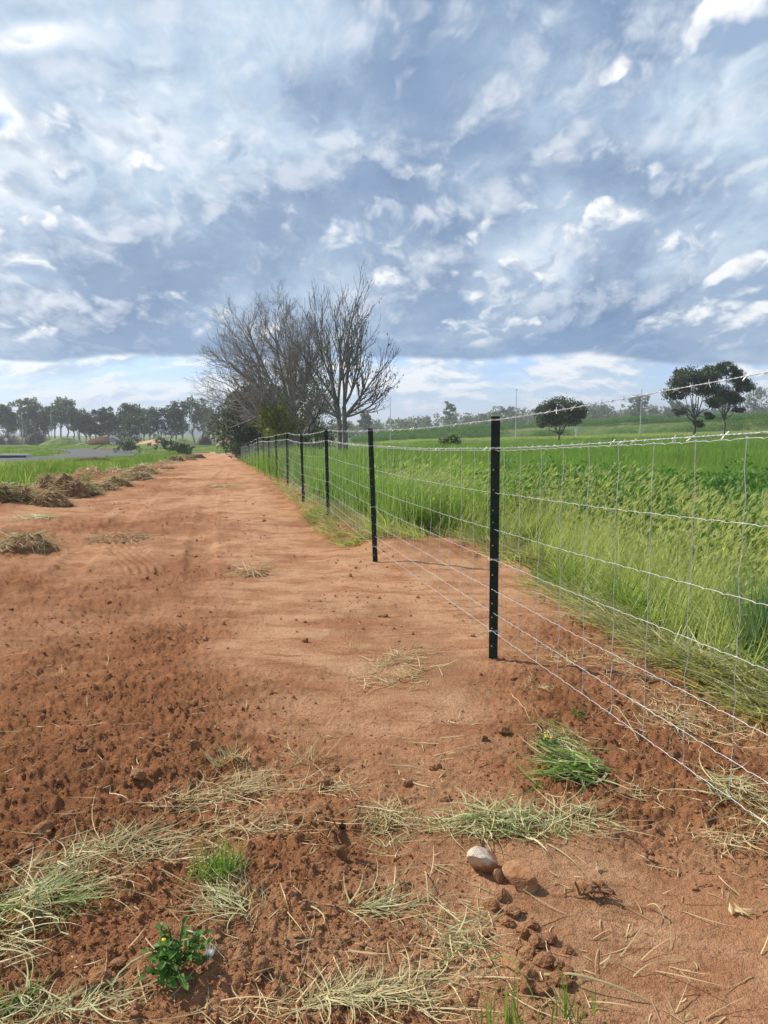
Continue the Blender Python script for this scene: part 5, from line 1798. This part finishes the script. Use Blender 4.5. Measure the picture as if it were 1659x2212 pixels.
scatter('field_grass', 'shorter grass of the far right field', farm, P, r.uniform(0, 6.28, len(P)), np.zeros(len(P)), r.uniform(0.6, 1.1, len(P)) * (1 - 0.45 * sst(y, 60, 100)), r.integers(4, size=len(P)))
x, y, P, r = place(4200, 118, 187, lambda x, y: right(x, y) * (x > 0) * sst(fbm(x * 0.03, y * 0.09, 3, 69), -0.05, 0.1), 812, 0.9)
scatter('dry_field_grass', 'pale drying grass in a strip before the far embankment', [tuft('tuft', 'ripe', 80, 1.7, (0.25, 0.5), (0.3, 0.05), (0.2, 0.9), 0.06, 797 + k, segs=2) for k in range(2)], P, r.uniform(0, 6.28, len(P)), np.zeros(len(P)), r.uniform(0.7, 1.2, len(P)), r.integers(2, size=len(P)))
x, y, P, r = place(9000, 178, 215, lambda x, y: right(x, y) * (x > -8) * sst(fbm(x * 0.045, y * 0.08, 3, 70), -0.12, 0.12), 813, 0.9)
scatter('bank_weeds', 'rough weeds growing over the far embankment', weeds_, P, r.uniform(0, 6.28, len(P)), np.zeros(len(P)), r.uniform(1.0, 2.6, len(P)), r.integers(4, size=len(P)))
# dark broad-leaved weeds among the crop, blue-green blades at the right border
x, y, P, r = place(2600, 5.0, 20, lambda x, y: right(x, y) * (e_(x, y) > 1.2) * weedy(x, y), 807)
scatter('broad_weeds', 'dark broad-leaved weeds standing in the green crop', weeds_, P, r.uniform(0, 6.28, len(P)), np.zeros(len(P)), r.uniform(0.75, 1.25, len(P)), r.integers(4, size=len(P)))
x, y, P, r = place(700, 4.0, 6.6, lambda x, y: (np.hypot((x - 3.0) / 0.40, (y - 5.1) / 0.5) < 1) * 1.0, 808, xmin=0.3, xmax=0.8)
scatter('blue_green_grass', 'clump of upright blue-green blades at the right border', blueg, P, r.uniform(0, 6.28, len(P)), r.normal(size=len(P)) * 0.05, r.uniform(0.7, 1.05, len(P)), r.integers(3, size=len(P)))
# under and beyond the fence on the track side
x, y, P, r = place(2200, 11, 70, lambda x, y: (np.abs(x - fence_x(y) - 0.15) < 0.30) * 1.0, 809, xmin=-0.3, xmax=0.05)
scatter('fence_line_grass', 'pale grass left standing along the foot of the fence', fallen, P, r.normal(size=len(P)) * 0.6, r.normal(size=len(P)) * 0.05, r.uniform(0.45, 0.85, len(P)), r.integers(5, size=len(P)))
# the grass left of the track
lft = lambda x, y: (x < fence_x(y) - 7.4) * 1.0
road_x = lambda y: np.interp(y, [26, 40, 60, 80, 100, 122, 142], [-28, -31, -34, -36.5, -39, -45, -56])
off_road = lambda x, y: (np.abs(x - road_x(y)) > 6.6) * 1.0
x, y, P, r = place(5200, 17, 62, lambda x, y: lft(x, y) * off_road(x, y) * (soil_dist(x, y) < -0.4) * sst(fbm(x * 0.16, y * 0.10, 3, 64) + 0.35 * (y < 34), -0.05, 0.12), 810, xmax=0.0, xmin=-0.75)
scatter('verge_grass', 'bright green grass on the verge left of the mounds', [tuft('tuft', 'grass' if k < 3 else 'ripe', 70, 0.5, (0.3, 0.72), (0.2, 0.02), (0.2, 0.9), 0.018, 780 + k, segs=3) for k in range(4)], P, r.uniform(0, 6.28, len(P)), np.zeros(len(P)), r.uniform(0.55, 1.05, len(P)), r.integers(4, size=len(P)))
x, y, P, r = place(9000, 60, 235, lambda x, y: ((x < fence_x(y) - 7) | (y > 132)) * (x < fence_x(y) + 20) * off_road(x, y) * (0.55 + 1.2 * fbm(x * 0.05, y * 0.02, 3, 65)), 811, xmax=0.15, xmin=-0.7)
scatter('far_verge_grass', 'rough grass of the far left field', [tuft('tuft', 'grass', 90, 1.8, (0.25, 0.6), (0.3, 0.05), (0.2, 0.9), 0.06, 790 + k, segs=2) for k in range(3)] + [tuft('tuft', 'ripe', 60, 1.6, (0.25, 0.5), (0.3, 0.05), (0.2, 0.9), 0.05, 795, segs=2)], P, r.uniform(0, 6.28, len(P)), np.zeros(len(P)), r.uniform(0.5, 1.0, len(P)), r.integers(4, size=len(P)))
# low dark bushes in the fields
for u, yd, s, lab, nm in ((975, 62, 1.2, 'scraggy dark bush in the crop left of the nearest post top', 'bush'), (280, 120, 2.0, 'dark bush beyond the road right of the speed sign', 'bush'), (365, 118, 2.4, 'grey-green bush at the far left of the track end', 'bush'),
                      (395, 108, 1.6, 'low grey-green bush beside the far end of the mound row', 'bush'), (560, 120, 2.6, 'dark low bush at the end of the track under the evergreen', 'bush')):
    gum_tree(nm, lab, 0, 0, s, s * 1.6, int(u), 'dark_leaf', None, 0.08, 700, 0.12 if yd < 100 else 0.2, 10, trunks=2, trunk=0.03, loc=(at_range(u, yd), yd))

# ---------------------------------------------------------------- thin summer air over the fields
m, N = material('air')
pv = N.n('ShaderNodeVolumePrincipled')
pv.inputs['Color'].default_value = (0.86, 0.92, 1.0, 1)
pv.inputs['Density'].default_value = 0.00050
pv.inputs['Anisotropy'].default_value = 0.3
out = N.n('ShaderNodeOutputMaterial')
N.L(pv.outputs[0], out.inputs['Volume'])
m.cycles.homogeneous_volume = True
mb = MB()
box(mb, -8500, 8500, -8500, 8500, -5, 75)
tag(mb.build('haze', m), kind='stuff')
